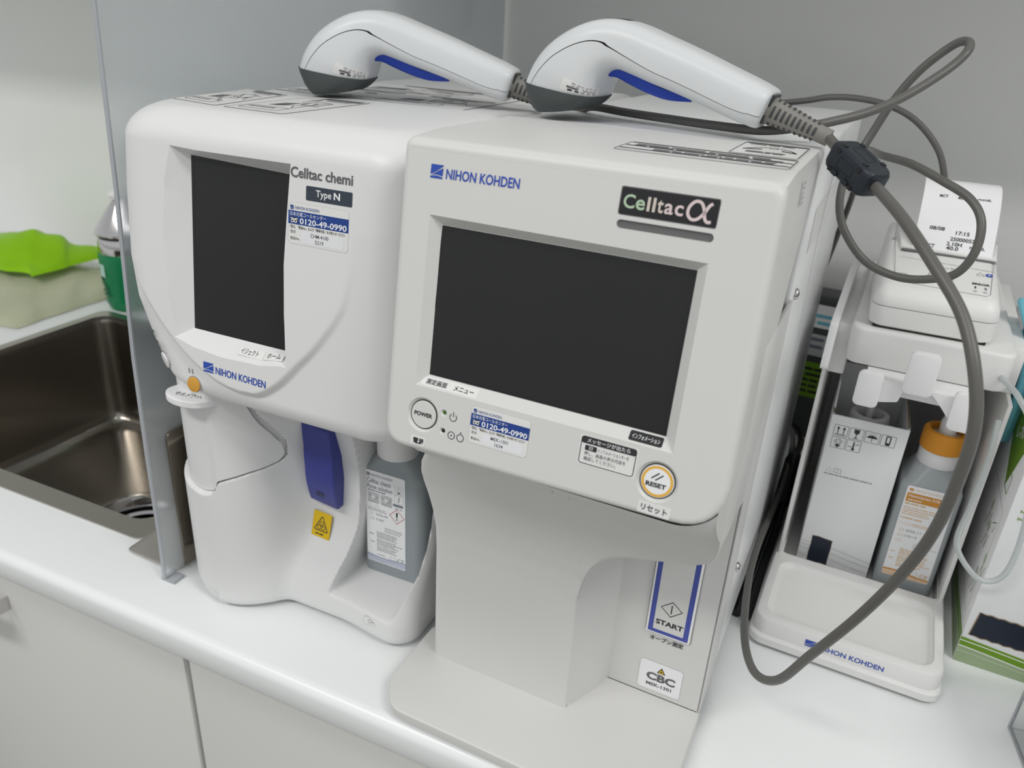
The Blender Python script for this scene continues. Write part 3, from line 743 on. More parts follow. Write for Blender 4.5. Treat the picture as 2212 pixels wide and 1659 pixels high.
b = MB(); slabs_bottle(b, -.271, .4405, .053, .036, .0275, .129, .012, .014, 'bottle'); b.build('bottle_body', RB, ang=50)
b = MB(); b.lathe([(.0150, .1385), (.0160, .1395), (.0162, .196), (.0155, .197)], (-.2725, .4370, 0), 'plA', 36); b.build('bottle_cap', RB, ang=50)
frR = Fr((-.2755, .4223, .0870), (1, 0, 0), (0, 0, 1))
b = MB(); b.plate(frR, rrect(-17.3, -44, 17.3, 39.5, 1.6, 4), 'white', 0, .12)
logo(b, frR, -16, 34.4, 2.8, 2.9, 'labelink', .2); b.text(frR, 'NIHON KOHDEN', -12.2, 34.7, 18.5, 2.2, 'labelink', .2)
b.text(frR, 'Celltac chemi', -15.8, 28.6, 20.5, 4.2, 'labelink', .2, .01); b.text(frR, 'Rinse solution', -15.8, 23.6, 22.0, 4.0, 'labelink', .2, .01)
b.bars(frR, -15.6, 21.6, 16, 1, 1, .9, 'labelink', .2, 2)
for q in (-15.6, -4.2):
    b.fill(frR, rrect(q, 11, q + 10.2, 20.4, .5, 2), 'inklight', .18); b.line(frR, [(q + 1.5, 18), (q + 4, 15), (q + 7.5, 14.4), (q + 8.6, 18)], .5, 'labelink', .22); b.fill(frR, circ(q + 4.3, 15.8, 1.7, 12), 'white', .2)
    b.line(frR, [(q + 1, 12.4), (q + 9, 12.4)], .35, 'labelink', .22)
for q in (27.3, 19.3): b.line(frR, rrect(8.2, q - 2.6, 15.6, q + 4.6, .2, 1), .3, 'inklight', .2, True)
for k in range(8): b.line(frR, [(11.9 + 1.0 * math.cos(k * .785), 28.6 + 1.0 * math.sin(k * .785)), (11.9 + 2.6 * math.cos(k * .785), 28.6 + 2.6 * math.sin(k * .785))], .3, 'inkmid', .2)
b.fill(frR, [(10, 25.6), (14, 25.6), (12, 27.4)], 'labelink', .2); b.line(frR, [(11.5, 17.8), (12.2, 22.6)], .9, 'inkmid', .2)
b.fill(frR, rrect(6.6, 13.8, 15.6, 15.8, .9, 4), 'labelink', .2); b.text(frR, '250 mL', 8.2, 11.2, 7, 1.9, 'labelink', .2)
b.line(frR, [(-14, 7.0), (-12.4, 10), (-10.8, 7.0)], .3, 'inkmid', .2, True); b.line(frR, [(-9.6, 7.2), (-6.2, 7.2), (-6.2, 9.4), (-9.6, 9.4)], .3, 'inkmid', .2, True)
b.bars(frR, -15.6, 5.6, 17, 2, 1.5, .6, 'inkmid', .2, 5)
b.line(frR, [(10, 11), (16.4, 4.6), (10, -1.8), (3.6, 4.6)], .65, 'red', .2, True); b.fill(frR, [(9.1, 8.2), (10.9, 8.2), (10.5, 3.6), (9.5, 3.6)], 'ink', .2); b.fill(frR, circ(10, 2, .7, 10), 'ink', .2)
b.line(frR, rrect(-13.2, .4, -11.4, 2.4, .1, 1), .25, 'inkmid', .2, True); b.text(frR, '2026-04', -8.8, .4, 10.5, 2, 'labelink', .2); b.text(frR, '21007', -8.8, -4.2, 7.5, 2, 'labelink', .2)
b.line(frR, rrect(-13.6, -4.2, -10.4, -2.4, .1, 1), .25, 'inkmid', .2, True)
b.bars(frR, -1.2, -9.5, 16.5, 3, 1.7, .6, 'inkmid', .2, 6); b.bars(frR, -8.4, -15.5, 22, 4, 1.55, .75, 'inkmid', .2, 7); b.bars(frR, -15.2, -18.2, 5.5, 1, 1, .8, 'inkmid', .2, 12)
b.bars(frR, -8.4, -22.5, 23, 4, 1.55, .75, 'inkmid', .2, 8); b.bars(frR, -8.4, -29.2, 21, 3, 1.55, .7, 'inkmid', .2, 9); b.bars(frR, -14.4, -25.6, 5, 1, 1, .8, 'inkmid', .2, 13)
b.bars(frR, -8, -36.4, 8, 1, 1, .6, 'inkmid', .2, 10); b.line(frR, rrect(3.6, -38, 8.2, -34.6, .3, 2), .25, 'inkmid', .2, True)
b.text(frR, 'CE', 10, -38, 6, 3.6, 'labelink', .2)
wv = [(-17.2 + 34.4 * i / 14, -37.4 - 1.0 * math.sin(i / 14 * 5) - .10 * i) for i in range(15)]
b.add([frR.p(x, y, .17) for x, y in wv] + [frR.p(x, -43.6 if 0 < i < 14 else -42.8, .17) for i, (x, y) in enumerate(wv)], [(i, i + 1, i + 16, i + 15) for i in range(14)], 'bluepale')
b.line(frR, [(x, y) for x, y in wv], .9, 'bluegrey', .22)
b.line(frR, [(x, y - 2.2 + .5 * math.sin(x * .3)) for x, y in wv], .4, 'bluegrey', .22)
b.build('bottle_label', RB, fix=False)
# ------------------------------------------------------------------ right analyzer (blood cell counter)
YB = math.radians(-2.03)
RB_ = Matrix.Rotation(YB, 4, 'Z')
def bw(u, v, z): return RB_ @ Vector((u, v, z))
def xf(b): b.v = [RB_ @ p for p in b.v]; return b
B = thing('blood_analyzer', 'white blood cell analyzer with a wide landscape screen and round power and reset buttons', 'medical analyzer', bw(-.131, .55, 0), YB)
kB = .209
eyB = Vector((0, kB, 1)).normalized()
def bfr(o, ex, ey): return Fr(RB_ @ Vector(o), RB_.to_3x3() @ Vector(ex), RB_.to_3x3() @ Vector(ey))
frB = bfr((-.132, .308, .225), (1, 0, 0), tuple(eyB))
def onB(x, s): return Vector((-.132 + x * .001, .308 + eyB.y * s * .001, .225 + eyB.z * s * .001))
UR = -.0375; UL = -.2250
# front bezel: outline in the tilted panel plane lofted back with rounded front edge
OB = round_poly([(-86, .5), (97.5, 3.5), (93.5, 160.8), (-92.5, 160.8)], [13, 24, 8, 6], 7)
def offs(poly, d):
    out = []; k = len(poly)
    for i in range(k):
        a, c = Vector(poly[i - 1]), Vector(poly[(i + 1) % k]); t = c - a; nn = Vector((-t.y, t.x)); nn.normalize(); out.append(Vector(poly[i]) + nn * d)
    return out
rf = 4.0
rings = [[onB(p.x, p.y) + Vector((0, .001 * rf * (1 - math.cos(math.pi / 2 * i / 5)), 0)) for p in offs(OB, rf * (1 - math.sin(math.pi / 2 * i / 5)))] for i in range(6)]
rings.insert(0, [onB(p.x, p.y) for p in offs(OB, rf + .5)])
back = []
for x, s in OB:
    q = onB(x, s); back.append(q)
for v, pull in ((.345, 0.0), (.372, 1.0), (.458, 1.0)):
    ring = []
    for (x, s), q in zip(OB, back):
        u = q.x; z = q.z
        um = lerp(u, max(UL + .0005, min(UR - .0002 if x > 0 else u, u)), pull) if pull else u
        zz_ = z
        if z > .3795: zz_ = lerp(z, .3832, min(1, pull + .3))
        vv = max(v, q.y + .0055)
        if s < 60: vv = min(vv, .372)
        ring.append(Vector((um, vv, zz_)))
    rings.append(ring)
b = MB(); b.rings(rings, 'plB'); bez = xf(b).build('front_bezel', B, ang=48)
OUTB = [(-73, 124.8), (67.5, 124.3), (68.9, 37.2), (-69.8, 37.1)]
INB = [(-67.6, 120.6), (62.6, 120.6), (64.0, 42.9), (-64.4, 42.8)]
cut = MB(); cut.rings([[frB.p(lerp(x, u, t), lerp(y, v, t), -4.6 * t) for (x, y), (u, v) in zip(OUTB, INB)] for t in (-.3, 1)], 'plB')
boolean(bez, cut.build('cutter', weld=False))
cut = MB()
for (cx, cy), r in (((-63.3, 21.8), 8.0), ((64.4, 21.9), 8.6)):
    cut.rings([[frB.p(x, y, d) for x, y in circ(cx, cy, rr_, 40)] for rr_, d in ((r + 2.4, 1), (r + 1.5, 0), (r, -1.6), (r, -5))], 'plB')
boolean(bez, cut.build('cutter'))
cut = MB(); cut.rings([[frB.p(x, y, d) for x, y in rrect(23.6, 133.0, 67.6, 137.0, 1.9, 6)] for d in (1, -1.2)], 'slot')
cut.rings([[frB.p(x, y, d) for x, y in rrect(23.3, 138.9, 67.8, 151.6, .9, 4)] for d in (1, -.7)], 'slot')
for x, y in ((-51.0, 26.0), (-50.5, 16.2)): cut.rings([[frB.p(p, q, d) for p, q in circ(x, y, r, 16)] for d, r in ((1, 2.4), (0, 1.9), (-1.1, 1.0), (-3, 1.0))], 'plB')
boolean(bez, cut.build('cutter')); resharp(bez, 30)
b = MB(); b.plate(frB, [(-67.3, 43.1), (63.6, 43.1), (62.7, 120.4), (-67.4, 120.4)], 'screen', -6.4, -4.45); scr = b.build('screen', B)
b = MB(); b.line(frB, [(-66.2, 44.2), (62.4, 44.2), (62.4, 119.4), (-66.2, 119.4)], .5, 'black', -4.38, True); b.build('screen_border', scr, fix=False)
b = MB(); b.plate(frB, rrect(23.9, 133.3, 67.3, 136.7, 1.6, 6), 'slot', -2, -1.0); b.build('status_slot', B)
b = MB(); b.plate(frB, rrect(23.7, 139.3, 67.4, 151.2, .8, 4), 'black', -1, -.15); bd = b.build('name_badge', B)
b = MB()
for ch, x, y, w, h, m in (('C', 25.2, 142.2, 5.3, 6.2, 'holo1'), ('e', 31.0, 142.1, 4.2, 4.6, 'holo1'), ('l', 36.2, 142.1, 1.3, 6.2, 'holo2'), ('l', 38.7, 142.1, 1.3, 6.2, 'holo2'), ('t', 40.8, 142.1, 2.7, 5.7, 'holo2'), ('a', 44.1, 142.1, 3.9, 4.6, 'holo3'), ('c', 48.7, 142.1, 3.8, 4.6, 'holo3')):
    b.text(frB, ch, x, y, w, h, m, .0, .018)
al = catmull([(64.6, 149.2), (63.2, 148.0), (61.4, 144.6), (59.0, 142.0), (56.4, 141.6), (54.6, 143.6), (54.8, 146.6), (57.0, 149.2), (59.6, 149.0), (61.2, 146.4), (62.2, 142.6), (63.4, 141.3), (65.0, 141.5)], 6)
b.line(frB, [(p.x, p.y) for p in al], 1.35, 'holo3', .02); b.build('badge_lettering', bd, fix=False)
b = MB(); logo(b, frB, -75.0, 142.6, 6.9, 6.6, 'blue', .22); b.text(frB, 'NIHON KOHDEN', -66.2, 142.9, 40.0, 4.9, 'blue', .22, .018, .5); b.build('maker_logo', B, fix=False)
call_sticker(frB, -35.0, 14.7, 33.0, 19.6, 'MEK-1301', '1634', B)
# buttons
b = MB(); b.rings([[frB.p(x, y, d) for x, y in circ(-63.3, 21.8, r, 40)] for r, d in ((7.5, -4.5), (7.5, -1.1), (7.1, -.7))], 'plB'); pbn = b.build('power_button', B)
b = MB(); b.line(frB, circ(-63.3, 21.8, 7.75, 48), .42, 'black', -1.3, True); b.text(frB, 'POWER', -68.8, 20.8, 11.0, 2.3, 'ink', -.55, .035); b.build('button_marking', pbn, fix=False)
b = MB(); b.rings([[frB.p(x, y, d) for x, y in circ(64.4, 21.9, r, 40)] for r, d in ((8.1, -4.5), (8.1, -1.1), (7.6, -.7))], 'plB'); rbn = b.build('reset_button', B)
b = MB(); b.line(frB, circ(64.4, 21.9, 8.35, 48), .42, 'black', -1.3, True); b.line(frB, circ(64.4, 21.9, 6.9, 48), 1.25, 'ring', -.6, True); b.fill(frB, circ(64.4, 21.9, 6.3, 40), 'white', -.62)
b.text(frB, 'RESET', 59.2, 18.9, 9.8, 2.3, 'ink', -.5, .04); b.line(frB, [(61.4, 22.9), (64.8, 26.1)], .6, 'ink', -.5); b.line(frB, [(63.4, 22.3), (66.8, 25.5)], .6, 'ink', -.5); b.build('button_marking', rbn, fix=False)
for nm, x, y, m in (('power_light', -51.0, 26.0, 'led'), ('standby_light', -50.5, 16.2, 'black')):
    b = MB(); b.rings([[frB.p(p, q, d) for p, q in circ(x, y, 1.0, 14)] for d in (-3, -.9)], m); b.build(nm, B)
b = MB(); c0 = (-45.2, 25.0)
b.line(frB, [(c0[0] + 2.0 * math.cos(math.radians(q)), c0[1] + 2.0 * math.sin(math.radians(q))) for q in range(125, 416, 15)], .38, 'ink', .15); b.line(frB, [(c0[0], c0[1] + .2), (c0[0], c0[1] + 3.0)], .38, 'ink', .15)
b.line(frB, circ(-45.0, 15.3, 1.95, 28), .38, 'ink', .15, True); b.fill(frB, circ(-45.0, 15.3, .45, 10), 'ink', .15); b.line(frB, circ(-39.7, 15.2, 1.95, 28), .38, 'ink', .15, True); b.fill(frB, circ(-39.7, 18.0, .4, 10), 'ink', .15)
b.build('light_symbols', B, fix=False)
def sticker(fr, box, st, tb, m='stickerclear', ink='ink', bold=.012, r=.6, name='name_sticker'):
    b = MB(); b.plate(fr, rrect(*box, r, 3), m, 0, .12); b.text(fr, st, tb[0], tb[1], tb[2], tb[3], ink, .2, bold); return b.build(name, B, fix=False)
sticker(frB, (-69.0, 4.6, -60.2, 9.6), '電源', (-67.2, 5.3, 6.4, 3.5), bold=.03)
sticker(frB, (57.6, 5.4, 73.4, 11.0), 'リセット', (59.3, 6.6, 12.6, 3.3), bold=.02)
frK = bfr((0, 0, 0), (1, 0, 0), (0, 0, 1)); ko, k1 = frB.p(0, 37.15, 0), frB.p(0, 42.85, -4.6)
frK = Fr(ko, frB.ex, k1 - ko)
b = MB(); b.plate(frK, rrect(-67.2, .8, -34.0, 6.4, .4, 3), 'stickerclear', 0, .12); b.text(frK, '測定画面', -64.6, 1.9, 12.4, 3.3, 'ink', .2, .022); b.text(frK, 'メニュー', -48.0, 2.0, 11.6, 3.0, 'ink', .2, .022); b.build('key_stickers', B, fix=False)
b = MB(); b.plate(frK, rrect(47.0, 1.2, 63.2, 6.4, .8, 4), 'black', 0, .15); b.text(frK, 'インフォメーション', 48.3, 2.5, 13.6, 2.5, 'white', .25, .006); b.build('key_stickers', B, fix=False)
b = MB(); b.plate(frB, rrect(24.2, 20.0, 53.6, 35.0, 1.2, 5), 'stickerclear', 0, .12); b.line(frB, rrect(25.2, 20.9, 52.6, 34.4, 1.3, 5), .4, 'ink', .2, True)
b.fill(frB, [p for p in rrect(25.1, 31.0, 52.7, 34.5, 1.2, 5)], 'ink', .19); b.text(frB, 'メッセージが出たら', 28.0, 31.7, 21.6, 2.3, 'white', .25, .006)
b.fill(frB, rrect(27.4, 27.7, 33.4, 30.3, .5, 3), 'ink', .2); b.fill(frB, [(29.5, 28.2), (31.3, 28.2), (31.3, 29.9), (29.5, 29.9)], 'inklight', .24); b.text(frB, 'i', 30.1, 28.35, .6, 1.4, 'ink', .28, .05)
b.text(frB, 'インフォメーションキーを', 33.9, 28.0, 15.6, 1.9, 'ink', .22); b.text(frB, '押し、画面の表示内容を', 27.5, 25.2, 20.8, 2.0, 'ink', .22); b.text(frB, '確認してください。', 27.5, 22.6, 16.4, 2.0, 'ink', .22)
b.build('message_sticker', B, fix=False)
# hull below the screen with the cut-out over the start switch
HP = [(.2285, .3095), (.222, .3150), (.2043, .3415), (.192, .348), (.171, .3595), (.155, .3665), (.14, .372), (.125, .3757), (.108, .377), (.012, .377)]
HPi = sorted(HP)
def hv(z): return interp(HPi, z)
ARC = [(-.1200, .1060), (-.1192, .1150), (-.1165, .1260), (-.1120, .1370), (-.1050, .1470), (-.0960, .1545), (-.0870, .1590), (-.0760, .1630), (-.0640, .1675), (-.0530, .1715), (-.0450, .1770), (-.0400, .1840), (-.0378, .1960)]
arc = [(p.x, p.y) for p in catmull(ARC, 4)]
b = MB()
ul = -.2258
def hz(n, z0): return [lerp(z0, .2283, i / n) for i in range(n + 1)]
dd = [0, .0006, .002, .004]
ULT = [(.17, -.2258), (.18, -.2243), (.192, -.2200), (.204, -.2130), (.216, -.2050), (.23, -.2030)]
def ulz(z): return interp(ULT, z)
tt = [i / 10 for i in range(11)]
def hull_pt(u, z, d):
    v = hv(z)
    if d < .004: v += .004 - math.sqrt(max(0, .004 ** 2 - (.004 - d) ** 2))
    if z < .1062 and -.1224 < u: e = (u + .1224) / .0024; v += .0024 * (1 - math.sqrt(max(0, 1 - e * e)))
    return (u, v, z)
zr = [lerp(.012, .2283, i / 60) for i in range(61)]
Gl = [[hull_pt(ulz(z) + d, z, d) for z in zr] for d in dd] + [[hull_pt(lerp(ulz(z) + .006, -.1224, t), z, 1) for z in zr] for t in tt] + [[hull_pt(u, z, 1) for z in zr] for u in (-.1212, -.12045, -.1200)]
b.grid(Gl, 'plB')
Gr = []
def rise(u): dx = max(0, min(.97, (u + .0585) / .024)); return .021 * (1 - math.sqrt(1 - dx * dx))
for u, z0 in arc:
    col = [(u, hv(z0) + .004, z0), (u, hv(z0 + .0006) + .0012, z0 + .0005)]
    for i in range(31):
        z = lerp(z0 + .0022, .2283, i / 30); k = (i / 30) ** 2 * rise(u); col.append((u, hv(z) + .209 * k, z + k))
    Gr.append(col)
b.grid([Gr[-1], [(p_[0], .372, p_[2]) for p_ in Gr[-1]]], 'plB')
b.grid(Gr, 'plB')
under = [[(u, hv(z0) + .004, z0), (u, .4185, z0 + .001)] for u, z0 in arc]; b.grid(under, 'plB')
wall_ = [[(-.1200, .3794, .012 + .155 * i / 12), (-.1085, .404, .012 + .155 * i / 12), (-.1042, .4187, .012 + .155 * i / 12)] for i in range(13)]; b.grid(wall_, 'plB')
b.grid([[(ulz(z), .4185, z), hull_pt(ulz(z), z, 0)] for z in zr], 'plB')
b.grid([[(-.121, .4186, .012), (UR, .4186, .012)], [(-.121, .4186, .2), (UR, .4186, .2)]], 'plB')
hull = xf(b).build('lower_front', B, ang=40, fix=False, weld=True)
# base plate sticking out in front
bp = round_poly([(-.2405, .400), (-.2405, .343), (-.2260, .3205), (-.0370, .3205), (-.0370, .4187), (-.2258, .4187)], [.004, .020, .018, .006, 0, 0], 6)
b = MB(); b.slab(bp[::-1] if False else bp, .0040, .0120, .0012, 'plB', 3, True); xf(b).build('base_plate', B, ang=35)
b = MB(); b.prism([(-.20, .335), (-.06, .335), (-.06, .40), (-.20, .40)], 0, .0045, 'darkgrey'); xf(b).build('rubber_pad', B)
# right cheek (plastic column beside the switch) and metal case
ck = [(.4186, .012), (.4186, .1850), (.402, .1905), (.375, .1925), (.3490, .1960), (.3440, .2050), (.3400, .2250), (.3400, .3000), (.458, .3000), (.458, .012)]
b = MB(); b.prism(ck, UR - .0022, UR, 'plB', ax='x'); xf(b).build('side_cheek', B, ang=30, bevel=.0005)
b = MB(); b.box(UL + .0016, .4590, .010, UR - .0012, .7650, .3815, 'plBside'); xf(b).build('metal_case', B, bevel=.0025, seg=3)
b = MB(); b.box(UL + .001, .40, .006, UR - .002, .760, .0098, 'darkgrey'); b.box(UL + .01, .42, 0, UL + .03, .44, .006, 'darkgrey'); b.box(UR - .03, .42, 0, UR - .01, .44, .006, 'darkgrey'); b.box(UL + .01, .73, 0, UL + .03, .75, .006, 'darkgrey'); b.box(UR - .03, .73, 0, UR - .01, .75, .006, 'darkgrey'); xf(b).build('chassis', B)
for v, z in ((.4745, .299), (.476, .0975)):
    b = MB(); b.lathe([(.0034, 0), (.0034, .0012), (.0026, .0022), (.001, .0024)], (UR - .0012, v, z), 'chrome', 20, (1, 0, 0)); b.box(UR + .0009, v - .0028, z - .0004, UR + .0014, v + .0028, z + .0004, 'black'); xf(b).build('screw', B)
# printing on the side of the bezel and seam label
frS = bfr((UR + .0001, 0, 0), (0, 1, 0), (0, 0, 1)); b = MB(); b.bars(frS, 385, 376.0, 9, 5, 2.4, 1.3, 'inkmid', .12, 3); b.build('side_print', B, fix=False)
frS2 = bfr((UR - .0012, 0, 0), (0, 1, 0), (0, 0, 1)); b = MB(); b.fill(frS2, [(497, 318), (600, 318), (600, 345), (497, 345)], 'stickerclear', .15); b.build('side_label', B, fix=False)
# start switch in the recess
frW = bfr((0, .4183, 0), (1, 0, 0), (0, 0, 1))
b = MB(); b.plate(frW, rrect(-82.6, 67.2, -52.4, 150, 1.6, 4), 'plW', 0, 1.6); sw = b.build('start_switch', B, bevel=.0005)
b = MB(); b.fill(frW, rrect(-81.2, 68.6, -53.8, 148, .8, 3), 'startblue', 1.68); b.fill(frW, rrect(-77.9, 71.4, -57.2, 147.9, .4, 2), 'plB', 1.75)
b.line(frW, [(-74.6, 91.0), (-67.4, 97.2), (-60.4, 91.4), (-67.6, 85.0)], .75, 'ink', 1.85, True); b.line(frW, [(-67.5, 87.6), (-67.5, 94.6)], .75, 'ink', 1.85)
b.text(frW, 'START', -76.6, 76.2, 18.6, 4.2, 'ink', 1.85, .035); b.build('switch_marking', sw, fix=False)
b = MB(); b.line(frW, rrect(-83.0, 66.8, -52.0, 150, 1.8, 4), .5, 'inkmid', .3, True); b.text(frW, 'オープン測定', -79.0, 60.2, 23.0, 4.0, 'ink', .3, .02, 1.5); b.build('switch_caption', B, fix=False)
b = MB(); b.plate(frW, rrect(-82.6, 16.4, -52.6, 41.4, 2.6, 5), 'white', 0, .2)
b.fill(frW, [(-70.4, 33.2), (-64.2, 33.2), (-67.3, 38.6)], 'ink', .3); b.fill(frW, [(-69.3, 33.8), (-65.3, 33.8), (-67.3, 37.4)], 'yellow', .36); b.fill(frW, circ(-67.3, 35.0, .7, 8), 'ink', .4)
b.text(frW, 'CBC', -77.2, 25.4, 20.4, 6.8, 'inkgrey', .3, .045); b.text(frW, 'MEK-1301', -76.6, 20.2, 18.0, 2.9, 'inkgrey', .3, .03, .8); b.build('type_sticker', B, fix=False)
# warning stickers on the top
frU = bfr((0, 0, .3834), (1, 0, 0), (0, 1, 0))
b = MB(); b.plate(frU, rrect(-127.5, 374.6, -43.4, 406.0, 2.5, 5), 'stickerclear', 0, .12); b.line(frU, rrect(-126.8, 375.4, -44.1, 405.4, 2.2, 5), .6, 'ink', .2, True)
for y in (402.6, 391.0, 380.6): b.fill(frU, [(-126, y), (-44.8, y), (-44.8, y + 2.5), (-126, y + 2.5)], 'ink', .22)
b.bars(frU, -122, 397.2, 74, 2, 4.2, 2.8, 'ink', .22, 5); b.bars(frU, -110, 386.6, 62, 2, 3.2, 2.2, 'inkgrey', .22, 6); b.build('warning_sticker', B, fix=False)
b = MB(); b.plate(frU, rrect(-79.0, 409.4, -44.4, 458.0, 1.5, 4), 'stickerclear', 0, .12); b.line(frU, rrect(-78.2, 410.2, -45.2, 457.2, 1.2, 4), .6, 'ink', .2, True); b.fill(frU, [(-77.6, 453), (-45.8, 453), (-45.8, 457), (-77.6, 457)], 'ink', .22)
b.bars(frU, -75, 449, 27, 1, 3, 2.2, 'ink', .22, 9); b.line(frU, circ(-61, 440, 2.2, 16), .8, 'ink', .22, True); b.line(frU, [(p.x, p.y) for p in catmull([(-74, 430), (-70, 436), (-64, 441)], 5)], 1.1, 'ink', .22); b.line(frU, [(p.x, p.y) for p in catmull([(-58, 441), (-52, 436), (-49, 430)], 5)], 1.1, 'ink', .22)
b.fill(frU, [(-75, 427), (-66, 431), (-66, 434), (-75, 430)], 'ink', .22); b.fill(frU, [(-48, 427), (-56, 431), (-56, 434), (-48, 430)], 'ink', .22); b.bars(frU, -72, 421, 24, 2, 3.4, 2.0, 'ink', .22, 10); b.build('warning_sticker', B, fix=False)

# ------------------------------------------------------------------ handheld scanners resting on top
ST = [  # top x,z ; bottom x,z ; half width (mm) of the shell, from the window to the cable end
 (-206.5, 402.0, -158.0, 396.2, 24.5), (-201, 413, -156.6, 399.5, 26), (-192, 424, -155.0, 404.5, 26), (-179, 433, -152.6, 408.8, 25.2), (-164.5, 438.8, -149.6, 411.6, 24),
 (-150, 440.3, -144.8, 412.6, 22.8), (-136, 438, -137.5, 410.8, 21.6), (-120, 433.0, -123.5, 406.6, 20.4), (-99, 426.2, -104.5, 401.4, 19.2), (-78, 418.7, -84, 395.0, 18.2), (-63, 413.4, -69.5, 390.4, 17.4), (-57.6, 411.2, -64.5, 389.2, 17.0)]
def sc_pt(st, k, a, ex=.62):
    tx, tz, bx, bz, w = st; c, s_ = math.cos(a), math.sin(a)
    e = math.copysign(abs(c) ** ex, c); g = math.copysign(abs(s_) ** ex, s_)
    return Vector(((tx + bx) / 2 + (tx - bx) / 2 * k * e, w * k * g, (tz + bz) / 2 + (tz - bz) / 2 * k * e)) * .001
def sc_ring(st, k=1.0, n=40): return [sc_pt(st, k, 2 * math.pi * i / n + 1e-6) for i in range(n)]
def spline_st(m=5):
    P = [Vector(s[:3]) for s in ST]; T = catmull([(s[0], s[1], s[4]) for s in ST], m); Bt = catmull([(s[2], s[3], 0) for s in ST], m)
    return [(t.x, t.y, q.x, q.y, t.z) for t, q in zip(T, Bt)]
SS = spline_st()
X0S = Vector((-.1948, 0, .3830))
def make_scanner(label):
    t = thing('barcode_scanner', label, 'barcode scanner', (0, 0, 0), 0, 'handheld scanners on top of the analyzers')
    L = lambda b: (setattr(b, 'v', [p - X0S for p in b.v]), b)[1]
    n = 40; R = [sc_ring(s) for s in SS]
    # rounded cable end
    end = SS[-1]; last = []
    for q, k in ((.45, .985), (.85, .94), (1.0, .86)):
        d = 6.0 * q; last.append([p + Vector((.94 * d, 0, -.33 * d)) * .001 for p in sc_ring(end, k)])
    R2 = R + last
    full = [(s_, 1.0, Vector((0, 0, 0))) for s_ in SS]
    for q, k in ((.45, .985), (.85, .94), (1.0, .86)): full.append((end, k, Vector((.94 * 6.0 * q, 0, -.33 * 6.0 * q)) * .001))
    def seam_angle(i): return math.radians(interp([(0, 62), (12, 78), (24, 90), (36, 104), (47, 107), (58, 98), (99, 98)], i))
    def arc(i, lo, g=.011, m=18):
        st, k, sh = full[i]; a = seam_angle(i); a0, a1 = (a + g, 2 * math.pi - a - g) if lo else (-a + g, a - g)
        return [sc_pt(st, k, lerp(a0, a1, j / m)) + sh for j in range(m + 1)]
    b = MB(); b.grid([arc(i, False) for i in range(len(full))], 'plScan'); L(b).build('upper_shell', t, ang=60)
    b = MB(); b.grid([arc(i, True) for i in range(len(full))], 'plScan'); L(b).build('lower_shell', t, ang=60)
    b = MB(); b.rings([[q for q in sc_ring(s, .955)] for s in SS[1:]], 'black'); L(b).build('inner_frame', t)
    b = MB(); b.add(R2[-1], [tuple(range(n))], 'plScan'); L(b).build('end_plate', t, fix=False)
    # rubber bumper round the window
    s0 = SS[0]; br = []
    for q, k in ((.0, 1.035), (.25, 1.045), (.6, 1.03), (.85, .97), (1.0, .86)):
        st = (lerp(s0[0], -199.5, q), lerp(s0[1], 387.2, q), lerp(s0[2], -165.5, q), lerp(s0[3], 391.2, q), s0[4])
        ring = sc_ring(st, k)
        br.append([Vector((p.x, p.y, p.z - .0035 * q * max(0, math.cos((p.x + .1868) / .028)) * 1.0)) for p in ring])
    b = MB(); b.rings(br, 'bumper', True, True); L(b).build('window_bumper', t, ang=45)
    # blue trigger under the neck
    b = MB(); tr = catmull([(-153.0, 410.0), (-147, 411.2), (-138, 408.6), (-126, 404.4), (-114, 400.6), (-101, 398.8)], 5); R = []
    for i, p in enumerate(tr):
        u = i / (len(tr) - 1); w = 8.5 * (1 - abs(2 * u - .7) ** 3 * .4); h = 3.4 * math.sin(math.pi * min(1, .12 + u * .86)) + .5
        R.append([Vector((p.x, y, z)) * .001 for y, z in ((-w, p.y + 3), (-w, p.y - h * .4), (-w * .7, p.y - h), (w * .7, p.y - h), (w, p.y - h * .4), (w, p.y + 3))])
    b.rings(R, 'trigger'); L(b).build('trigger', t, ang=60)
    # rating label on the lower shell near the window
    def side(u, v):   # u along the shell, v around
        i = 1 + u * 12; r0 = SS[int(i)]; r1 = SS[min(int(i) + 1, len(SS) - 1)]; f = i - int(i); ra, rb = sc_ring(r0, 1.004), sc_ring(r1, 1.004)
        a = lerp(20.5, 29.9, v); k = int(a); g = a - k
        return ra[k].lerp(ra[k + 1], g).lerp(rb[k].lerp(rb[k + 1], g), f)
    b = MB(); G = [[side(.02 + .46 * i / 8, .08 + .86 * j / 8) for j in range(9)] for i in range(9)]; b.grid(G, 'stickerclear'); rr = random.Random(4)
    def patch(u0, u1, v0, v1, m):
        G = [[(lambda p: p + Vector((0, -.00012, -.00004)))(side(lerp(u0, u1, i / 3), lerp(v0, v1, j / 3))) for j in range(4)] for i in range(4)]; b.grid(G, m)
    for k in range(6):
        v = .16 + .11 * k
        for q in range(2): patch(.30 + .085 * q, .30 + .085 * q + rr.uniform(.025, .05), v, v + rr.uniform(.05, .09), 'inkmid')
    for k in range(5): patch(.07, .15, .14 + .15 * k, .23 + .15 * k, 'ink' if k > 2 else 'inkmid')
    patch(.19, .27, .62, .86, 'inkgrey'); patch(.20, .26, .16, .5, 'inkmid')
    L(b).build('rating_label', t, fix=True)
    # strain relief boot with slots
    p0, p1 = Vector((-.0575, 0, .3990)), Vector((-.0200, .0005, .3868)); ax = (p1 - p0).normalized(); b = MB()
    b.lathe([(.0082, -.004), (.0082, .001), (.0076, .004), (.0046, (p1 - p0).length - .006), (.0046, (p1 - p0).length)], p0, 'boot', 24, ax); bt = L(b).build('strain_relief', t, ang=40)
    b = MB(); u = Vector((0, -1, 0)); w = ax.cross(u)
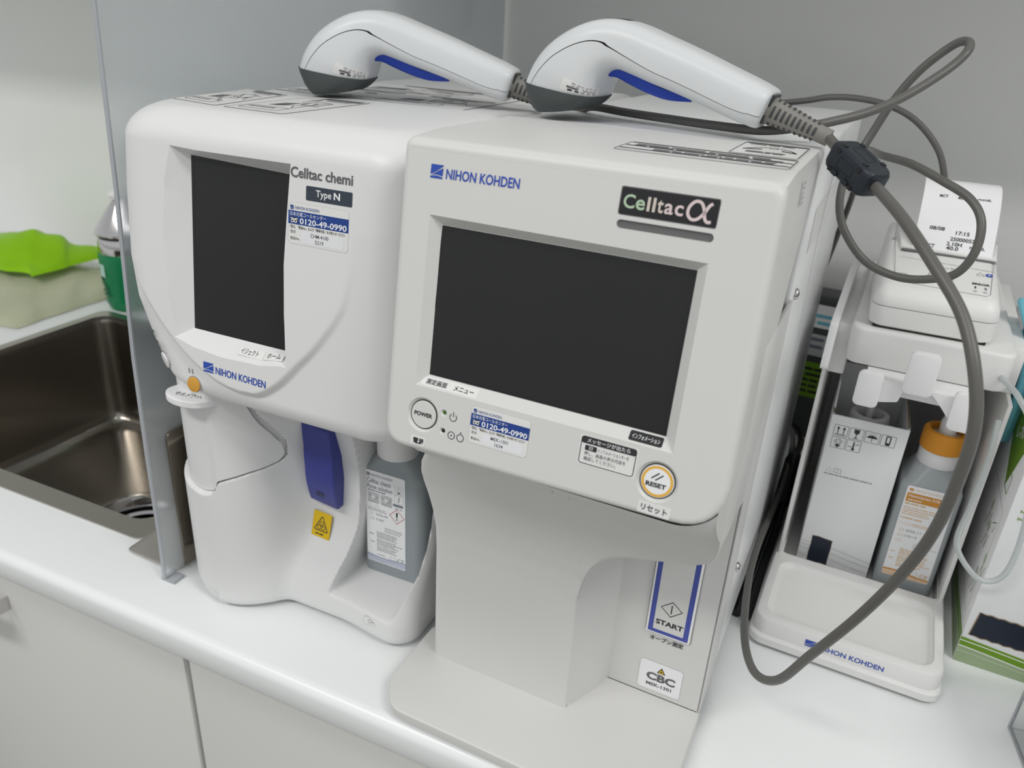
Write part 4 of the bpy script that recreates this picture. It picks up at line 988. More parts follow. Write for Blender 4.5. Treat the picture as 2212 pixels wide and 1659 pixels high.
    for k in range(9):
        s_ = .0055 + .0031 * k; r = lerp(.0075, .0050, k / 9) + .00012
        for a0, a1 in ((-20, 32), (60, 95), (-80, -45)):
            G = [[p0 + ax * (s_ + ds) + (u * math.cos(math.radians(lerp(a0, a1, j / 5))) - w * math.sin(math.radians(lerp(a0, a1, j / 5)))) * (r + (0 if ds == 0 else -.00008)) for j in range(6)] for ds in (0, .0013)]
            b.grid(G, 'darkgrey')
    L(b).build('slots', bt)
    b = MB(); e = Vector((-.0563, 0, .3985)); b.box(e.x - .003, -.0074, e.z - .0072, e.x + .0022, .0074, e.z + .0088, 'darkgrey'); b.v = [Matrix.Translation(e) @ Matrix.Rotation(math.radians(18), 4, 'Y') @ Matrix.Translation(-e) @ p for p in b.v]
    L(b).build('cable_socket', t)
    return t
def dup(root, label):
    r = root.copy(); COL.objects.link(r); r['label'] = label
    for ch in list(root.children):
        c = ch.copy(); COL.objects.link(c); c.parent = r
        for g in list(ch.children):
            d = g.copy(); COL.objects.link(d); d.parent = c
    return r
S2 = make_scanner('white handheld barcode scanner lying on the wide-screen analyzer, a black ferrite clamp on its cable')
S1 = dup(S2, 'white handheld barcode scanner lying across the top of the portrait-screen analyzer')
S2.location = (-.1948, .500, .3837); S2.rotation_euler = (0, 0, math.radians(-7)); S2.scale = (1.0, 1.0, 1.0)
S1.location = (-.3790, .508, .3790); S1.rotation_euler = (0, 0, math.radians(12)); S1.scale = (1.03, 1.03, 1.03)
# white name sticker on the second scanner's crown
b = MB(); f = Fr((-.150, .487, .4408), (1, -.12, .05), (.12, 1, 0)); f = Fr((-.153, .496, .4412), (1, -.12, .0), (.12, 1, 0))
b.fill(f, rrect(-10, -8, 10, 8, 1, 3), 'stickerclear', -.1); b.bars(f, -8.5, 3, 16, 2, 5.5, 2.6, 'ink', .05, 4); b.build('crown_sticker', S2, fix=False)
def cable(path, name, parent, r=.0026, m='cable', n=14):
    b = MB(); b.tube(catmull(path, 9), r, m, n); return b.build(name, parent, ang=60)
SP = lambda S, p: parent_matrix(S) @ (Vector(p) - X0S)
e1 = SP(S1, (-.0205, 0, .3870)); e2 = SP(S2, (-.0205, 0, .3870))
CAB1 = [e1, e1 + Vector((.012, .003, -.0005)), (-.176, .534, .3865), (-.150, .522, .3862), (-.1165, .508, .3862), (-.088, .498, .3862), (-.060, .490, .3868), (-.040, .492, .3900), (-.0225, .500, .3945), (-.0045, .513, .4005), (.0128, .530, .4098), (.0312, .548, .4244), (.0393, .556, .4345), (.0388, .566, .4395), (.0320, .572, .4372), (.0182, .575, .4227), (.0070, .576, .4033), (-.0018, .574, .3800), (-.0100, .566, .3590), (-.0102, .558, .3400), (-.0030, .553, .3230), (.0135, .550, .3065), (.0340, .545, .3010), (.0520, .540, .3040), (.0650, .535, .3115), (.0710, .534, .3265), (.0700, .540, .3430), (.0615, .548, .3540), (.0450, .560, .3610), (.0260, .575, .3670), (.0090, .600, .3672), (-.0020, .650, .3640), (-.0040, .710, .3500), (-.0060, .780, .30), (-.02, .81, .20)]
cable(CAB1, 'cable', S1)
# second cable with the clamp-on ferrite
fa, fb_ = Vector((-.0120, .4490, .3835)), Vector((.0045, .4325, .3738))
CAB2 = [e2, e2.lerp(fa, .5), fa, fa.lerp(fb_, .5), fb_, (.0205, .405, .3640), (.0370, .385, .3490), (.0515, .370, .3330), (.0605, .357, .3140), (.0660, .352, .2930), (.0672, .352, .2700), (.0655, .355, .2370), (.0595, .362, .2040), (.0480, .372, .1640), (.0320, .386, .1180), (.0190, .402, .0780), (.0050, .428, .0560), (-.0065, .470, .0490), (-.0130, .535, .0460), (-.0135, .585, .0450), (-.0100, .640, .0460), (-.0060, .700, .0500), (-.0080, .780, .06), (-.03, .80, .07)]
cable(CAB2, 'cable', S2, .0028)
ax = (fb_ - fa).normalized(); u = Vector((0, 0, 1)); u = (u - ax * u.dot(ax)).normalized(); w = ax.cross(u); Lf = (fb_ - fa).length
b = MB(); R = []
for s_, k in ((-.0035, .62), (-.0028, .80), (-.0005, .95), (.0030, 1), (Lf - .003, 1), (Lf + .0005, .95), (Lf + .0028, .80), (Lf + .0035, .62)):
    R.append([fa + ax * s_ + (w * x + u * y) * k for x, y in round_poly([(-.0080, -.0076), (.0080, -.0076), (.0080, .0076), (-.0080, .0076)], .0034, 3)])
b.rings(R, 'ferrite'); fer = b.build('ferrite_clamp', S2, ang=32)
b = MB(); fF = Fr(fa.lerp(fb_, .5) + w * .0080, ax, u)
for s_ in (-6.6, 2.6): b.plate(fF, rrect(s_, -6.4, s_ + 4.0, -3.9, .4, 2), 'ferrite', -.5, .8)
b.line(fF, rrect(-5.8, -2.2, 5.8, 3.2, .5, 3), .35, 'black', .12, True); b.text(fF, 'TDK3T0', -4.6, -.4, 9.0, 1.8, 'darkgrey', .15)
for x in (-10.2, 7.2):
    for y in (3.2, -6.6): b.plate(fF, rrect(x, y, x + 2.8, y + 2.2, .3, 2), 'black', -.8, .3)
fF2 = Fr(fa.lerp(fb_, .5) + u * .0076, ax, -w)
b.line(fF2, rrect(-6.5, -3, 6.5, 3, .4, 3), .4, 'black', .12, True)
for x in (-10.0, 7.2):
    for y in (-6.6, 4.4): b.plate(fF2, rrect(x, y, x + 2.8, y + 2.2, .3, 2), 'black', -.8, .3)
b.build('latches', fer)
# the power lead that arcs out from behind the right analyzer
b = MB(); b.tube(catmull([(-.150, .800, .360), (-.105, .785, .3760), (-.0594, .772, .3862), (-.0415, .768, .3905), (-.0195, .766, .3917), (.0068, .765, .3882), (.0306, .764, .3778), (.0514, .763, .3583), (.0620, .762, .3370), (.0672, .766, .3150), (.0700, .795, .285), (.0720, .845, .20), (.074, .90, .06), (.076, .93, .004)], 9), .0026, 'cable', 14)
tag(b.build('grey_cord', ang=60), 'grey cord arching up behind the wide-screen analyzer and down behind the printer', 'cable')
# ------------------------------------------------------------------ reagent stand with tray
YS = math.radians(-2.6); SO = Vector((.0645, .5165, 0))
RS = Matrix.Translation(SO) @ Matrix.Rotation(YS, 4, 'Z')
def xs_(b): b.v = [RS @ p for p in b.v]; return b
def sfr(o, ex, ey): return Fr(RS @ Vector(o), RS.to_3x3() @ Vector(ex), RS.to_3x3() @ Vector(ey))
ST_ = thing('reagent_stand', 'white reagent stand with a shallow front tray and a shelf carrying the small printer', 'reagent stand', RS @ Vector((0, .15, 0)), YS)
def hollow(x0, y0, x1, y1): return rrect(x0, y0, x1, y1, .012, 6)
b = MB()
o1 = rrect(-.0700, 0, .0690, .315, .012, 6); o2 = rrect(-.0680, .003, .0670, .315, .012, 6)
i1 = rrect(-.0600, .011, .0590, .088, .012, 6)
def sect(o, z, d=0): return [(p.x, p.y, z) for p in offs(o, d)] if d else [(p[0], p[1], z) for p in o]
b.rings([sect(o1, .0025, .0012), sect(o1, .0037), sect(o1, .0095), sect(o1, .0110, .0015), sect(o2, .0112), sect(o2, .0235), sect(o2, .0252, .0010), sect(o2, .0258, .0028)], 'plS')
base = xs_(b).build('base', ST_, ang=40)
b = MB(); b.rings([[RS @ Vector(p) for p in sect(i1, z, d)] for z, d in ((.030, -.0020), (.0245, -.0006), (.0238, .0010), (.0222, .0022), (.0212, .0045))], 'plS')
boolean(base, b.build('cutter'))
b = MB(); b.rings([[RS @ Vector((x, y, z)) for x, y in rrect(-.0615, .0985, .0615, .305, .003, 3)] for z in (.04, .0115)], 'plS'); boolean(base, b.build('cutter')); resharp(base, 40)
b = MB(); b.box(-.0655, .0960, .0255, -.0625, .3060, .205, 'plS'); xs_(b).build('side_panel', ST_, bevel=.0006)
b = MB(); b.box(.0620, .0960, .0255, .0650, .3060, .205, 'plS'); xs_(b).build('side_panel', ST_, bevel=.0006)
b = MB(); b.box(-.0625, .3000, .0115, .0620, .3060, .205, 'plBside'); xs_(b).build('rear_panel', ST_)
b = MB(); cap = rrect(-.0520, .0800, .0560, .3100, .010, 6); b.slab(cap, .2180, .2468, .0030, 'plS', 4, True); xs_(b).build('shelf', ST_, ang=40)
b = MB(); b.prism(rrect(-.0660, .100, -.050, .3100, .002, 2), .2000, .2405, 'plS'); b.box(.052, .12, .205, .066, .31, .2400, 'plS'); xs_(b).build('side_rail', ST_, bevel=.0008)
b = MB(); fin = round_poly([(.090, .2060), (.0780, .2090), (.0850, .2440), (.2450, .2620), (.245, .2405), (.100, .2405)], .004, 4); b.prism(fin, -.0668, -.0610, 'plW', ax='x'); xs_(b).build('side_hook', ST_, ang=35, bevel=.0006)
frT = sfr((0, .0029, 0), (1, 0, 0), (0, 0, 1)); b = MB(); logo(b, frT, -27.6, 14.0, 8.2, 6.0, 'blue', .15); b.text(frT, 'NIHON KOHDEN', -17.0, 14.4, 45.5, 4.6, 'blue', .15, .018); b.build('maker_logo', ST_, fix=False)
# white tube hooks under the shelf front
b = MB()
def tongue(u0, z0, u1, z1, v0, v1, r=.004):
    P = rrect(u0, z0, u1, z1, r, 5); cx, cz = (u0 + u1) / 2, (z0 + z1) / 2
    b.rings([[(cx + (x - cx) * k, lerp(v0, v1, t), cz + (z - cz) * k) for x, z in P] for t, k in ((1, .92), (.85, 1), (.1, 1), (0, .93))], 'plW')
    b.rings([[(cx + (x - cx) * k, lerp(v0, v1, t), cz + (z - cz) * k) for x, z in P] for t, k in ((0, .93), (.18, .78))], 'plW', False, True)
tongue(-.0390, .1985, -.0225, .2250, .0500, .0555); tongue(-.0100, .2150, .0090, .2460, .0500, .0560); tongue(.0230, .1955, .0400, .2240, .0500, .0555)
b.prism(round_poly([(-.026, .2010), (-.010, .2050), (-.008, .2165), (.008, .2165), (.012, .2140), (.020, .205), (.024, .200), (.036, .198), (.036, .2175), (-.030, .2185), (-.034, .2050)], .002, 3), .0560, .0640, 'plW', ax='y')
b.prism([(-.034, .206), (.036, .206), (.036, .2178), (-.034, .2178)], .0640, .0850, 'plW', ax='y')
xs_(b).build('tube_hooks', ST_, ang=40)

# ------------------------------------------------------------------ thermal printer on the shelf
PR = thing('thermal_printer', 'small white thermal printer on the reagent stand shelf with a printed slip', 'printer', (.066, .67, .2473))
def pr_sec(i, t): pass
b = MB(); R = []
def prz(y): return .2785 + .226 * (y - .607)
for z, d in ((.2485, .0035), (.2500, .0010), (.2560, .0002), (.2640, 0)):
    R.append([(p.x, p.y, z) for p in offs(rrect(.0255, .6015, .1085, .728, .011, 6), d)])
b.rings(R, 'plS'); b.build('printer_base', PR, ang=45)
b = MB(); R = []
for z, d in ((.2643, .0002), (.2648, 0), (.2720, .0014)): R.append([(p.x, p.y, z + .0002) for p in offs(rrect(.0255, .6015, .1085, .728, .011, 6), d)])
for dz, d in ((-.0040, .0030), (-.0012, .0048), (0, .0080)): R.append([(p.x, p.y, prz(p.y) + dz - .012 * smooth(.715, .730, p.y)) for p in offs(rrect(.0255, .6015, .1085, .728, .011, 6), d)])
b.rings(R, 'plS'); b.build('printer_cover', PR, ang=50)
b = MB(); b.box(.03, .606, .2471, .104, .722, .2486, 'black'); b.build('rubber_pad', PR)
e_ = Vector((0, 1, .226)).normalized(); fP = Fr((.066, .607, .2785), (1, 0, 0), e_)
b = MB(); b.line(fP, [(-32.5, 92), (-29.0, 12), (-27.0, 8.6), (30.5, 6.0), (33.0, 9.0), (38.4, 84)], .45, 'inkmid', .2); b.line(fP, [(-26.5, 50.0), (37.4, 45.2)], .4, 'inkmid', .2)
b.line(fP, [(x, y) for x, y in circ(1.5, 25.5, 8.4, 28, 6.5)], .7, 'inkmid', .25, True); b.fill(fP, [(-2.6, 26), (2, 28.4), (2, 26.6), (5.2, 26.6), (5.2, 25.4), (2, 25.4), (2, 23.6)], 'ink', .25)
b.text(fP, 'フィード', -3.2, 38.4, 13.5, 3.6, 'inkmid', .25, .02); b.line(fP, circ(-24, 18, 4.0, 20), .5, 'inkmid', .25, True); b.line(fP, [(-24, 17), (-24, 20)], .5, 'inkmid', .25)
b.text(fP, 'ERROR', 21.8, 21.2, 11.2, 3.0, 'ink', .25, .03); b.text(fP, '1', 23.2, 15.6, 1.0, 3.0, 'ink', .25, .02); b.text(fP, '2', 29.2, 15.4, 1.9, 3.0, 'ink', .25, .02)
for x in (23.6, 29.8): b.fill(fP, circ(x, 11.4, 1.3, 14), 'inklight', .25)
b.line(fP, [(24.6, 36.4), (27.2, 41.0), (29.8, 36.4)], .5, 'ink', .25, True); b.fill(fP, circ(33.0, 38.6, 2.4, 18), 'blue', .25); b.fill(fP, circ(33.0, 38.6, .8, 8), 'white', .3)
b.fill(fP, [(-34.2, 78), (-30.8, 78), (-31.2, 82), (-33.4, 82)], 'inkmid', .25); b.build('panel_print', PR, fix=False)
b = MB(); b.plate(fP, [(-27.0, 61.2), (37.9, 59.8), (38.0, 64.0), (-26.6, 65.5)], 'slot', -.5, .12); b.build('paper_slot', PR)
b = MB(); lid = [(-27.5, 64.5), (38.5, 63.0), (40.0, 92), (-30.0, 93)]; b.rings([[fP.p(x, y, -2) for x, y in lid], [fP.p(x, y, .6) for x, y in lid], [fP.p(x * .97, y if y < 80 else y - 3, 1.4) for x, y in lid]], 'plS'); b.build('roll_cover', PR, bevel=.0004)
# paper slip standing out of the slot
pc = catmull([(.6690, .2895), (.6740, .2985), (.6830, .3120), (.6930, .3240), (.7030, .3330), (.7150, .3390), (.7280, .3390)], 5)
def slip(u, k):   # u across 0..1, k along index
    y, z = pc[k].x, pc[k].y
    return Vector((lerp(.0465, .1015, u) - .002 * (k / len(pc)) * (1 if u > .5 else .2), y, z))
b = MB(); b.grid([[slip(j / 4, k) for j in range(5)] for k in range(len(pc))], 'paper'); slipo = b.build('paper_slip', PR, fix=False)
q0 = slip(0, 2); ey = (slip(0, 15) - slip(0, 4)).normalized(); fS = Fr(slip(0, 4), (1, 0, 0), ey); L_ = (slip(0, 15) - slip(0, 4)).length * 1000
b = MB()
def slip_text(st, x, s, w, h):   # follows the sheet
    s = (s - 14.8) * .62 + 5.4 if s < 35 else 27.5 + (s - 41) * .5
    k = s / 46 * (len(pc) - 1); k0 = max(0, min(len(pc) - 2, int(k))); o = slip(0, k0).lerp(slip(0, k0 + 1), k - k0); e = (slip(0, k0 + 1) - slip(0, k0)).normalized()
    fr = Fr(o, (1, 0, 0), e); b.text(fr, st, x, 0, w, h, 'ink', .25, .02)
slip_text('MCT', 11.5, 41.0, 6, 2.6); slip_text('40.0', 24, 40.6, 7.2, 2.8); slip_text('mg/dL', 38, 41.2, 9.5, 2.8)
slip_text('08/08', 9, 27.0, 10.5, 3); slip_text('17:15', 27.5, 25.6, 9.4, 3); slip_text('25000052', 24.6, 21.8, 16.6, 3); slip_text('2.10H', 22.8, 18.4, 10.5, 3); slip_text('mg/dL', 38.6, 17.2, 10.6, 3.2); slip_text('40.0', 23.0, 14.8, 8.4, 3); slip_text('%', 39.6, 14.2, 2.4, 2.8); slip_text('HCT', 8.5, 14.8, 6.5, 3)
b.build('slip_print', slipo, fix=False)

# ------------------------------------------------------------------ reagents on the stand
CA = thing('reagent_carton', 'open white carton with handling symbols standing on the stand left of the orange-capped bottle', 'carton', (.049, .68, .0115))
b = MB(); x0, x1, y0, y1, z0, z1 = .0195, .0775, .6300, .7250, .0120, .1600; t_ = .0016
b.box(x0, y0, z0, x1, y0 + t_, z1, 'card'); b.box(x0, y1 - t_, z0, x1, y1, z1 + .012, 'card'); b.box(x0, y0 + t_, z0, x0 + t_, y1 - t_, z1, 'card'); b.box(x1 - t_, y0 + t_, z0, x1, y1 - t_, z1, 'card'); b.box(x0, y0, z0 - .0003, x1, y1, z0 + t_, 'card'); b.build('carton_walls', CA, bevel=.0003)
b = MB(); b.box(x1 - t_ + .0002, y0 + .004, z1 - .0005, x1 - .0002, y1 - .004, z1 + .0003, 'cardbrown'); b.build('cut_edge', CA); b = MB(); b.box(x0 + .0002, y0 + .004, z1 - .0005, x0 + t_ - .0002, y1 - .004, z1 + .0003, 'cardbrown'); b.build('cut_edge', CA)
b = MB(); b.rings([[(x0 + .0003, y0 + .012, z1 - .002), (x0 + .0016, y0 + .012, z1 - .002), (x0 + .0016, y1 - .004, z1 - .002), (x0 + .0003, y1 - .004, z1 - .002)], [(x0 - .0002, y0 + .03, z1 + .018), (x0 + .0011, y0 + .03, z1 + .018), (x0 + .0011, y1 - .01, z1 + .018), (x0 - .0002, y1 - .01, z1 + .018)]], 'card'); b.build('flap', CA)
fC = Fr((0, .6300, 0), (1, 0, 0), (0, 0, 1)); b = MB()
def sym(x, z, kind):
    b.line(fC, rrect(x, z, x + 10.6, z + 9.8, .3, 2), .35, 'inkgrey', .12, True)
    c = x + 5.3
    if kind == 0:
        for dx in (-2.2, 2.2): b.line(fC, [(c + dx, z + 2.2), (c + dx, z + 6.6)], .7, 'ink', .12); b.fill(fC, [(c + dx - 1.3, z + 6.4), (c + dx + 1.3, z + 6.4), (c + dx, z + 8.8)], 'ink', .12)
        b.fill(fC, [(c - 4, z + 1.1), (c + 4, z + 1.1), (c + 4, z + 1.8), (c - 4, z + 1.8)], 'ink', .12)
    elif kind == 1: b.fill(fC, [(c - 2.2, z + 9), (c + 2.2, z + 9), (c + 1.9, z + 5.6), (c, z + 4.4), (c - 1.9, z + 5.6)][::-1], 'ink', .12); b.line(fC, [(c, z + 1.2), (c, z + 5)], .7, 'ink', .12); b.fill(fC, [(c - 2.2, z + .8), (c + 2.2, z + .8), (c + .6, z + 1.6), (c - .6, z + 1.6)], 'ink', .12)
    elif kind == 2:
        b.fill(fC, [(c + 4 * math.cos(math.radians(a)), z + 4.2 + 2.6 * math.sin(math.radians(a))) for a in range(0, 181, 20)], 'ink', .12); b.line(fC, [(c, z + 1.2), (c, z + 6)], .5, 'ink', .12)
        for k in range(5): b.fill(fC, circ(c - 2 + 1.2 * k, z + 7.6 + .6 * (k % 2), .35, 6), 'ink', .12)
    elif kind == 3: b.fill(fC, [(c - 1.7, z + .8), (c + 1.7, z + .8), (c + 1.7, z + 2.8), (c - 1.7, z + 2.8)], 'ink', .12); b.line(fC, rrect(c - 1.5, z + 2.8, c + 1.5, z + 8.8, .2, 1), .9, 'ink', .12, True)
    elif kind == 4:
        for k in range(12): a = k * math.pi / 6; b.line(fC, [(c + 1.2 * math.cos(a), z + 6 + 1.2 * math.sin(a)), (c + 3.6 * math.cos(a), z + 6 + 3 * math.sin(a))], .35, 'ink', .12)
        b.fill(fC, [(c - 3, z + 2), (c + 3, z + 2), (c, z + 4)], 'ink', .12); b.fill(fC, [(c - 1, z + .8), (c + 1, z + .8), (c + 1, z + 2), (c - 1, z + 2)], 'ink', .12)
    else: b.line(fC, [(c, z + 2), (c, z + 8.6)], 1.1, 'ink', .12); b.fill(fC, circ(c, z + 2, 1.2, 10), 'ink', .12); b.line(fC, [(c + 1, z + 6), (c + 4.4, z + 7)], .8, 'inkmid', .12); b.line(fC, [(c - 4.2, z + 4), (c - 1, z + 3.6)], .8, 'inkmid', .12)
for i in range(4): sym(23.4 + 11.9 * i, 142.2, i)
sym(23.4, 131.2, 4); sym(35.3, 131.2, 5)
b.line(fC, [(25, 108.6), (27.2, 112.6), (29.4, 108.6)], .35, 'inkmid', .12, True); b.line(fC, rrect(31, 108.6, 36.6, 112.2, .2, 1), .35, 'inkmid', .12, True); b.line(fC, [(33.8, 108.6), (33.8, 112.2)], .3, 'inkmid', .12)
b.bars(fC, 24, 105.6, 48, 1, 1, 1.1, 'inkmid', .12, 4)
for k, (a0, a1, ph) in enumerate(((36, 31, 0), (31.5, 27, 1), (28.5, 20, 2), (22, 14, 2.6))):
    b.line(fC, [(19.6 + 57.8 * i / 14, lerp(a0, a1, i / 14) + 1.4 * math.sin(ph + i / 14 * 4)) for i in range(15)], .55, 'inklight', .12)
wn = [(28, 43.2), (33, 43.6), (39, 42.8), (44.2, 42.4), (44.4, 34), (44.1, 25), (44.2, 17.2), (39, 17.6), (33, 16.8), (28.2, 17.4), (27.8, 26), (28.3, 35)]
b.fill(fC, [(36 + (x - 36) * 1.04, 30 + (y - 30) * 1.03) for x, y in wn], 'cardbrown', .14); b.fill(fC, wn, 'blueblack', .2)
b.build('carton_print', CA, fix=False)
NB = thing('inner_bottle', 'milky bottle neck with a holed cap standing inside the open white carton', 'bottle', (.0495, .677, .0145))
b = MB(); slabs_bottle(b, .0485, .677, .050, .078, .0145, .112, .016, .0155, 'bottle2'); b.build('bottle_body', NB, ang=50)
b = MB(); b.lathe([(.0150, .127), (.0160, .128), (.0160, .148), (.0152, .1500), (.0112, .1503), (.0105, .1480), (.0105, .142)], (.0495, .672, 0), 'cap_white', 32, cap=False); b.lathe([(.0106, .1425), (.0005, .1425)], (.0495, .672, 0), 'bottle', 20); b.build('bottle_cap', NB, ang=40)
b = MB(); b.lathe([(.0035, .1425), (.0035, .1470), (.0010, .1475)], (.0560, .667, 0), 'red', 14); b.build('red_plug', NB)
b = MB(); b.tube(catmull([(.0490, .674, .1430), (.0495, .674, .158), (.0515, .676, .175), (.0540, .684, .190)], 6), .0030, 'cap_white', 12); b.build('dip_tube', NB)
LB = thing('lysing_bottle', 'translucent reagent bottle with an orange ring cap and orange printed label on the stand', 'bottle', (.1045, .650, .0115))
b = MB(); slabs_bottle(b, .1045, .6495, .0450, .050, .0120, .117, .016, .0150, 'bottle2'); b.build('bottle_body', LB, ang=50)
b = MB(); b.lathe([(.0150, .1310), (.0158, .1320), (.0156, .1460), (.0150, .1468)], (.1048, .6475, 0), 'cap_white', 36); b.build('neck_collar', LB)
b = MB(); b.lathe([(.0160, .1440), (.0168, .1450), (.0166, .1590), (.0155, .1605), (.0125, .1608), (.0118, .1590), (.0118, .1550)], (.1048, .6475, 0), 'orange', 36, cap=False); b.build('orange_ring', LB, ang=45)
b = MB(); b.lathe([(.0119, .1552), (.0070, .1556), (.0062, .1600), (.0064, .1680), (.0048, .1725), (.0022, .1735)], (.1050, .6470, 0), 'cap_white', 28); b.build('tube_nipple', LB, ang=50)
b = MB(); b.tube(catmull([(.1050, .647, .1700), (.1048, .645, .1790), (.1040, .640, .1900), (.103, .625, .205)], 6), .0022, 'tubeclear', 12); b.build('dip_tube', LB)
fL = Fr((.1045, .6243, .0735), (1, 0, 0), (0, 0, 1)); b = MB()
b.plate(fL, rrect(-17.8, -44.5, 17.8, 42.8, 1.8, 4), 'white', 0, .12); logo(b, fL, -15.8, 38.2, 3.0, 2.6, 'labelor', .2); b.text(fL, 'NIHON KOHDEN', -11.6, 38.4, 20, 2.2, 'labelor2', .2)
b.fill(fL, rrect(-16.6, 28.4, 8.6, 36.6, .6, 3), 'labelor', .2); b.text(fL, 'Hemolynac·310', -15.2, 32.2, 22.4, 3.2, 'white', .26, .01); b.bars(fL, -15.2, 30.0, 13, 1, 1, .8, 'white', .26, 3)
b.bars(fL, -16.4, 25.8, 20, 1, 1, 1.5, 'labelor2', .2, 4); b.bars(fL, -16.4, 22.6, 26, 4, 2.1, .9, 'labelor2', .2, 5); b.text(fL, '(', -16.4, 11.8, .8, 2.6, 'labelor', .2); b.bars(fL, -15.2, 12.4, 17, 1, 1, 1.3, 'labelor2', .2, 6)
for q in (28, 19.5): b.line(fL, rrect(10.4, q, 17, q + 7.6, .2, 1), .3, 'labelor2', .2, True)
b.fill(fL, [(12.2, 29.4), (15.4, 29.4), (13.8, 31.2)], 'labelor2', .2); b.line(fL, [(13.4, 21), (14.2, 25.4)], .8, 'labelor2', .2); b.fill(fL, rrect(8, 16.4, 17, 18.2, .8, 3), 'labelor', .2); b.text(fL, '250 mL', 9.6, 13.8, 6.8, 1.6, 'labelor2', .2)
b.line(fL, [(-16, 6.6), (-14.4, 9.4), (-12.8, 6.6)], .3, 'labelor2', .2, True); b.line(fL, rrect(-11.4, 6.8, -7.8, 9, .2, 1), .3, 'labelor2', .2, True); b.bars(fL, -6.8, 8.2, 22, 2, 1.6, .7, 'labelor2', .2, 7)
b.text(fL, '2026-11', -9.6, .6, 11, 2.2, 'labelink', .2); b.text(fL, '21011 8', -9.6, -4.4, 9, 2.1, 'labelink', .2)
for q in (.4, -4.6, -10): b.line(fL, rrect(-14.6, q, -11, q + 2, .2, 1), .3, 'labelor2', .2, True)
b.bars(fL, -1.4, -10.2, 18, 3, 1.7, .6, 'inklight', .2, 8); b.bars(fL, -9.6, -17, 25, 4, 1.7, .9, 'labelor2', .2, 9); b.bars(fL, -16.2, -21, 5, 1, 1, .8, 'labelor2', .2, 10); b.bars(fL, -9.6, -24.4, 25, 4, 1.7, .9, 'labelor2', .2, 11); b.bars(fL, -16.2, -27.6, 5, 1, 1, .8, 'labelor2', .2, 14)
b.bars(fL, -9.4, -31.8, 22, 2, 1.7, .9, 'labelor2', .2, 12); b.bars(fL, -7, -37.6, 8, 1, 1, .6, 'labelor2', .2, 13); b.line(fL, rrect(3.4, -39.6, 8.4, -36.2, .3, 2), .25, 'labelor2', .2, True); b.text(fL, 'CE', 10.4, -39.6, 6, 3.4, 'labelor', .2)
wv = [(-17.6 + 35.2 * i / 14, -38.8 + .9 * math.sin(i / 14 * 5.5) - .11 * i) for i in range(15)]
b.add([fL.p(x, y, .17) for x, y in wv] + [fL.p(x, -44.2 if 0 < i < 14 else -43.2, .17) for i, (x, y) in enumerate(wv)], [(i, i + 1, i + 16, i + 15) for i in range(14)], 'peach'); b.line(fL, wv, 1.3, 'labelor', .22)
b.build('bottle_label', LB, fix=False)

# ------------------------------------------------------------------ tubing, big carton, bin, clutter behind
b = MB()
for k in range(4):
    cx, cy = .1445 + .0012 * k, .672 + .0050 * k; pts = []
    for i in range(48):
        a = 2 * math.pi * i / 48; zz = .213 - .002 * k + .052 * math.sin(a) + .003 * math.cos(2 * a); pts.append((cx + .0016 * math.cos(a + k) - .016 * max(0, (zz - .238) / .03), cy + .020 * math.cos(a) + .012 * math.sin(a), zz))
    pts.append(pts[0]); b.tube(pts, .0030, 'tubeblue', 10, False)
tag(b.build('tube_coil', ang=60), 'coil of light blue tubing hung behind the right end of the small printer', 'tubing')
b = MB(); b.tube(catmull([(.1165, .600, .2300), (.126, .566, .2280), (.141, .560, .2040), (.151, .560, .1600), (.155, .560, .1270), (.154, .560, .1000), (.147, .560, .0890), (.135, .560, .0910), (.1205, .568, .1080), (.1215, .570, .1400), (.1225, .572, .1750), (.1215, .578, .2050)], 10), .0020, 'tubeclear', 12)
tag(b.build('clear_tube', ang=60), 'thin clear tube looping down in front of the green and white carton', 'tubing')
BX = thing('reagent_box', 'large white cardboard box with green wave printing at the right of the reagent stand', 'box', (.26, .70, 0))
RX = Matrix.Translation((.1465, .5765, 0)) @ Matrix.Rotation(math.radians(-2.6), 4, 'Z'); RXr = RX.to_3x3()
def xx(b): b.v = [RX @ p for p in b.v]; return b
b = MB(); b.box(0, 0, 0, .26, .26, .226, 'card'); xx(b).build('box_walls', BX, bevel=.0008)
fF_ = Fr(RX @ Vector((0, 0, 0)), RXr @ Vector((1, 0, 0)), (0, 0, 1)); fD = Fr(RX @ Vector((0, .26, 0)), RXr @ Vector((0, -1, 0)), (0, 0, 1))
b = MB()
def waves(fr, w, ph):
    n = 24; X_ = [w * i / n for i in range(n + 1)]
    lo = [13.0 + 3.4 * math.cos(ph + x * .030) for x in X_]; hi = [22.5 + 3.2 * math.cos(ph + .5 + x * .026) for x in X_]
    b.add([fr.p(x, .4, .1) for x in X_] + [fr.p(x, z, .1) for x, z in zip(X_, lo)], [(i, i + 1, n + 2 + i, n + 1 + i) for i in range(n)], 'greenmid')
    b.add([fr.p(x, z, .1) for x, z in zip(X_, lo)] + [fr.p(x, z, .1) for x, z in zip(X_, hi)], [(i, i + 1, n + 2 + i, n + 1 + i) for i in range(n)], 'green')
    b.line(fr, list(zip(X_, lo)), .9, 'white', .16); b.line(fr, [(x, z * .62 + 1) for x, z in zip(X_, lo)], .7, 'greenpale', .16); b.line(fr, [(x, lerp(l, h, .62) + .8 * math.sin(x * .04)) for x, l, h in zip(X_, lo, hi)], .8, 'white', .16)
waves(fF_, 258, .6); waves(fD, 258, -1.2)
wn = [(4, 27.5)] + [(4 + 4 * i, 27.2 + (.5 if i % 2 else -.4)) for i in range(1, 26)] + [(106, 48.5)] + [(106 - 4 * i, 49.5 + (.4 if i % 2 else -.4)) for i in range(1, 26)]
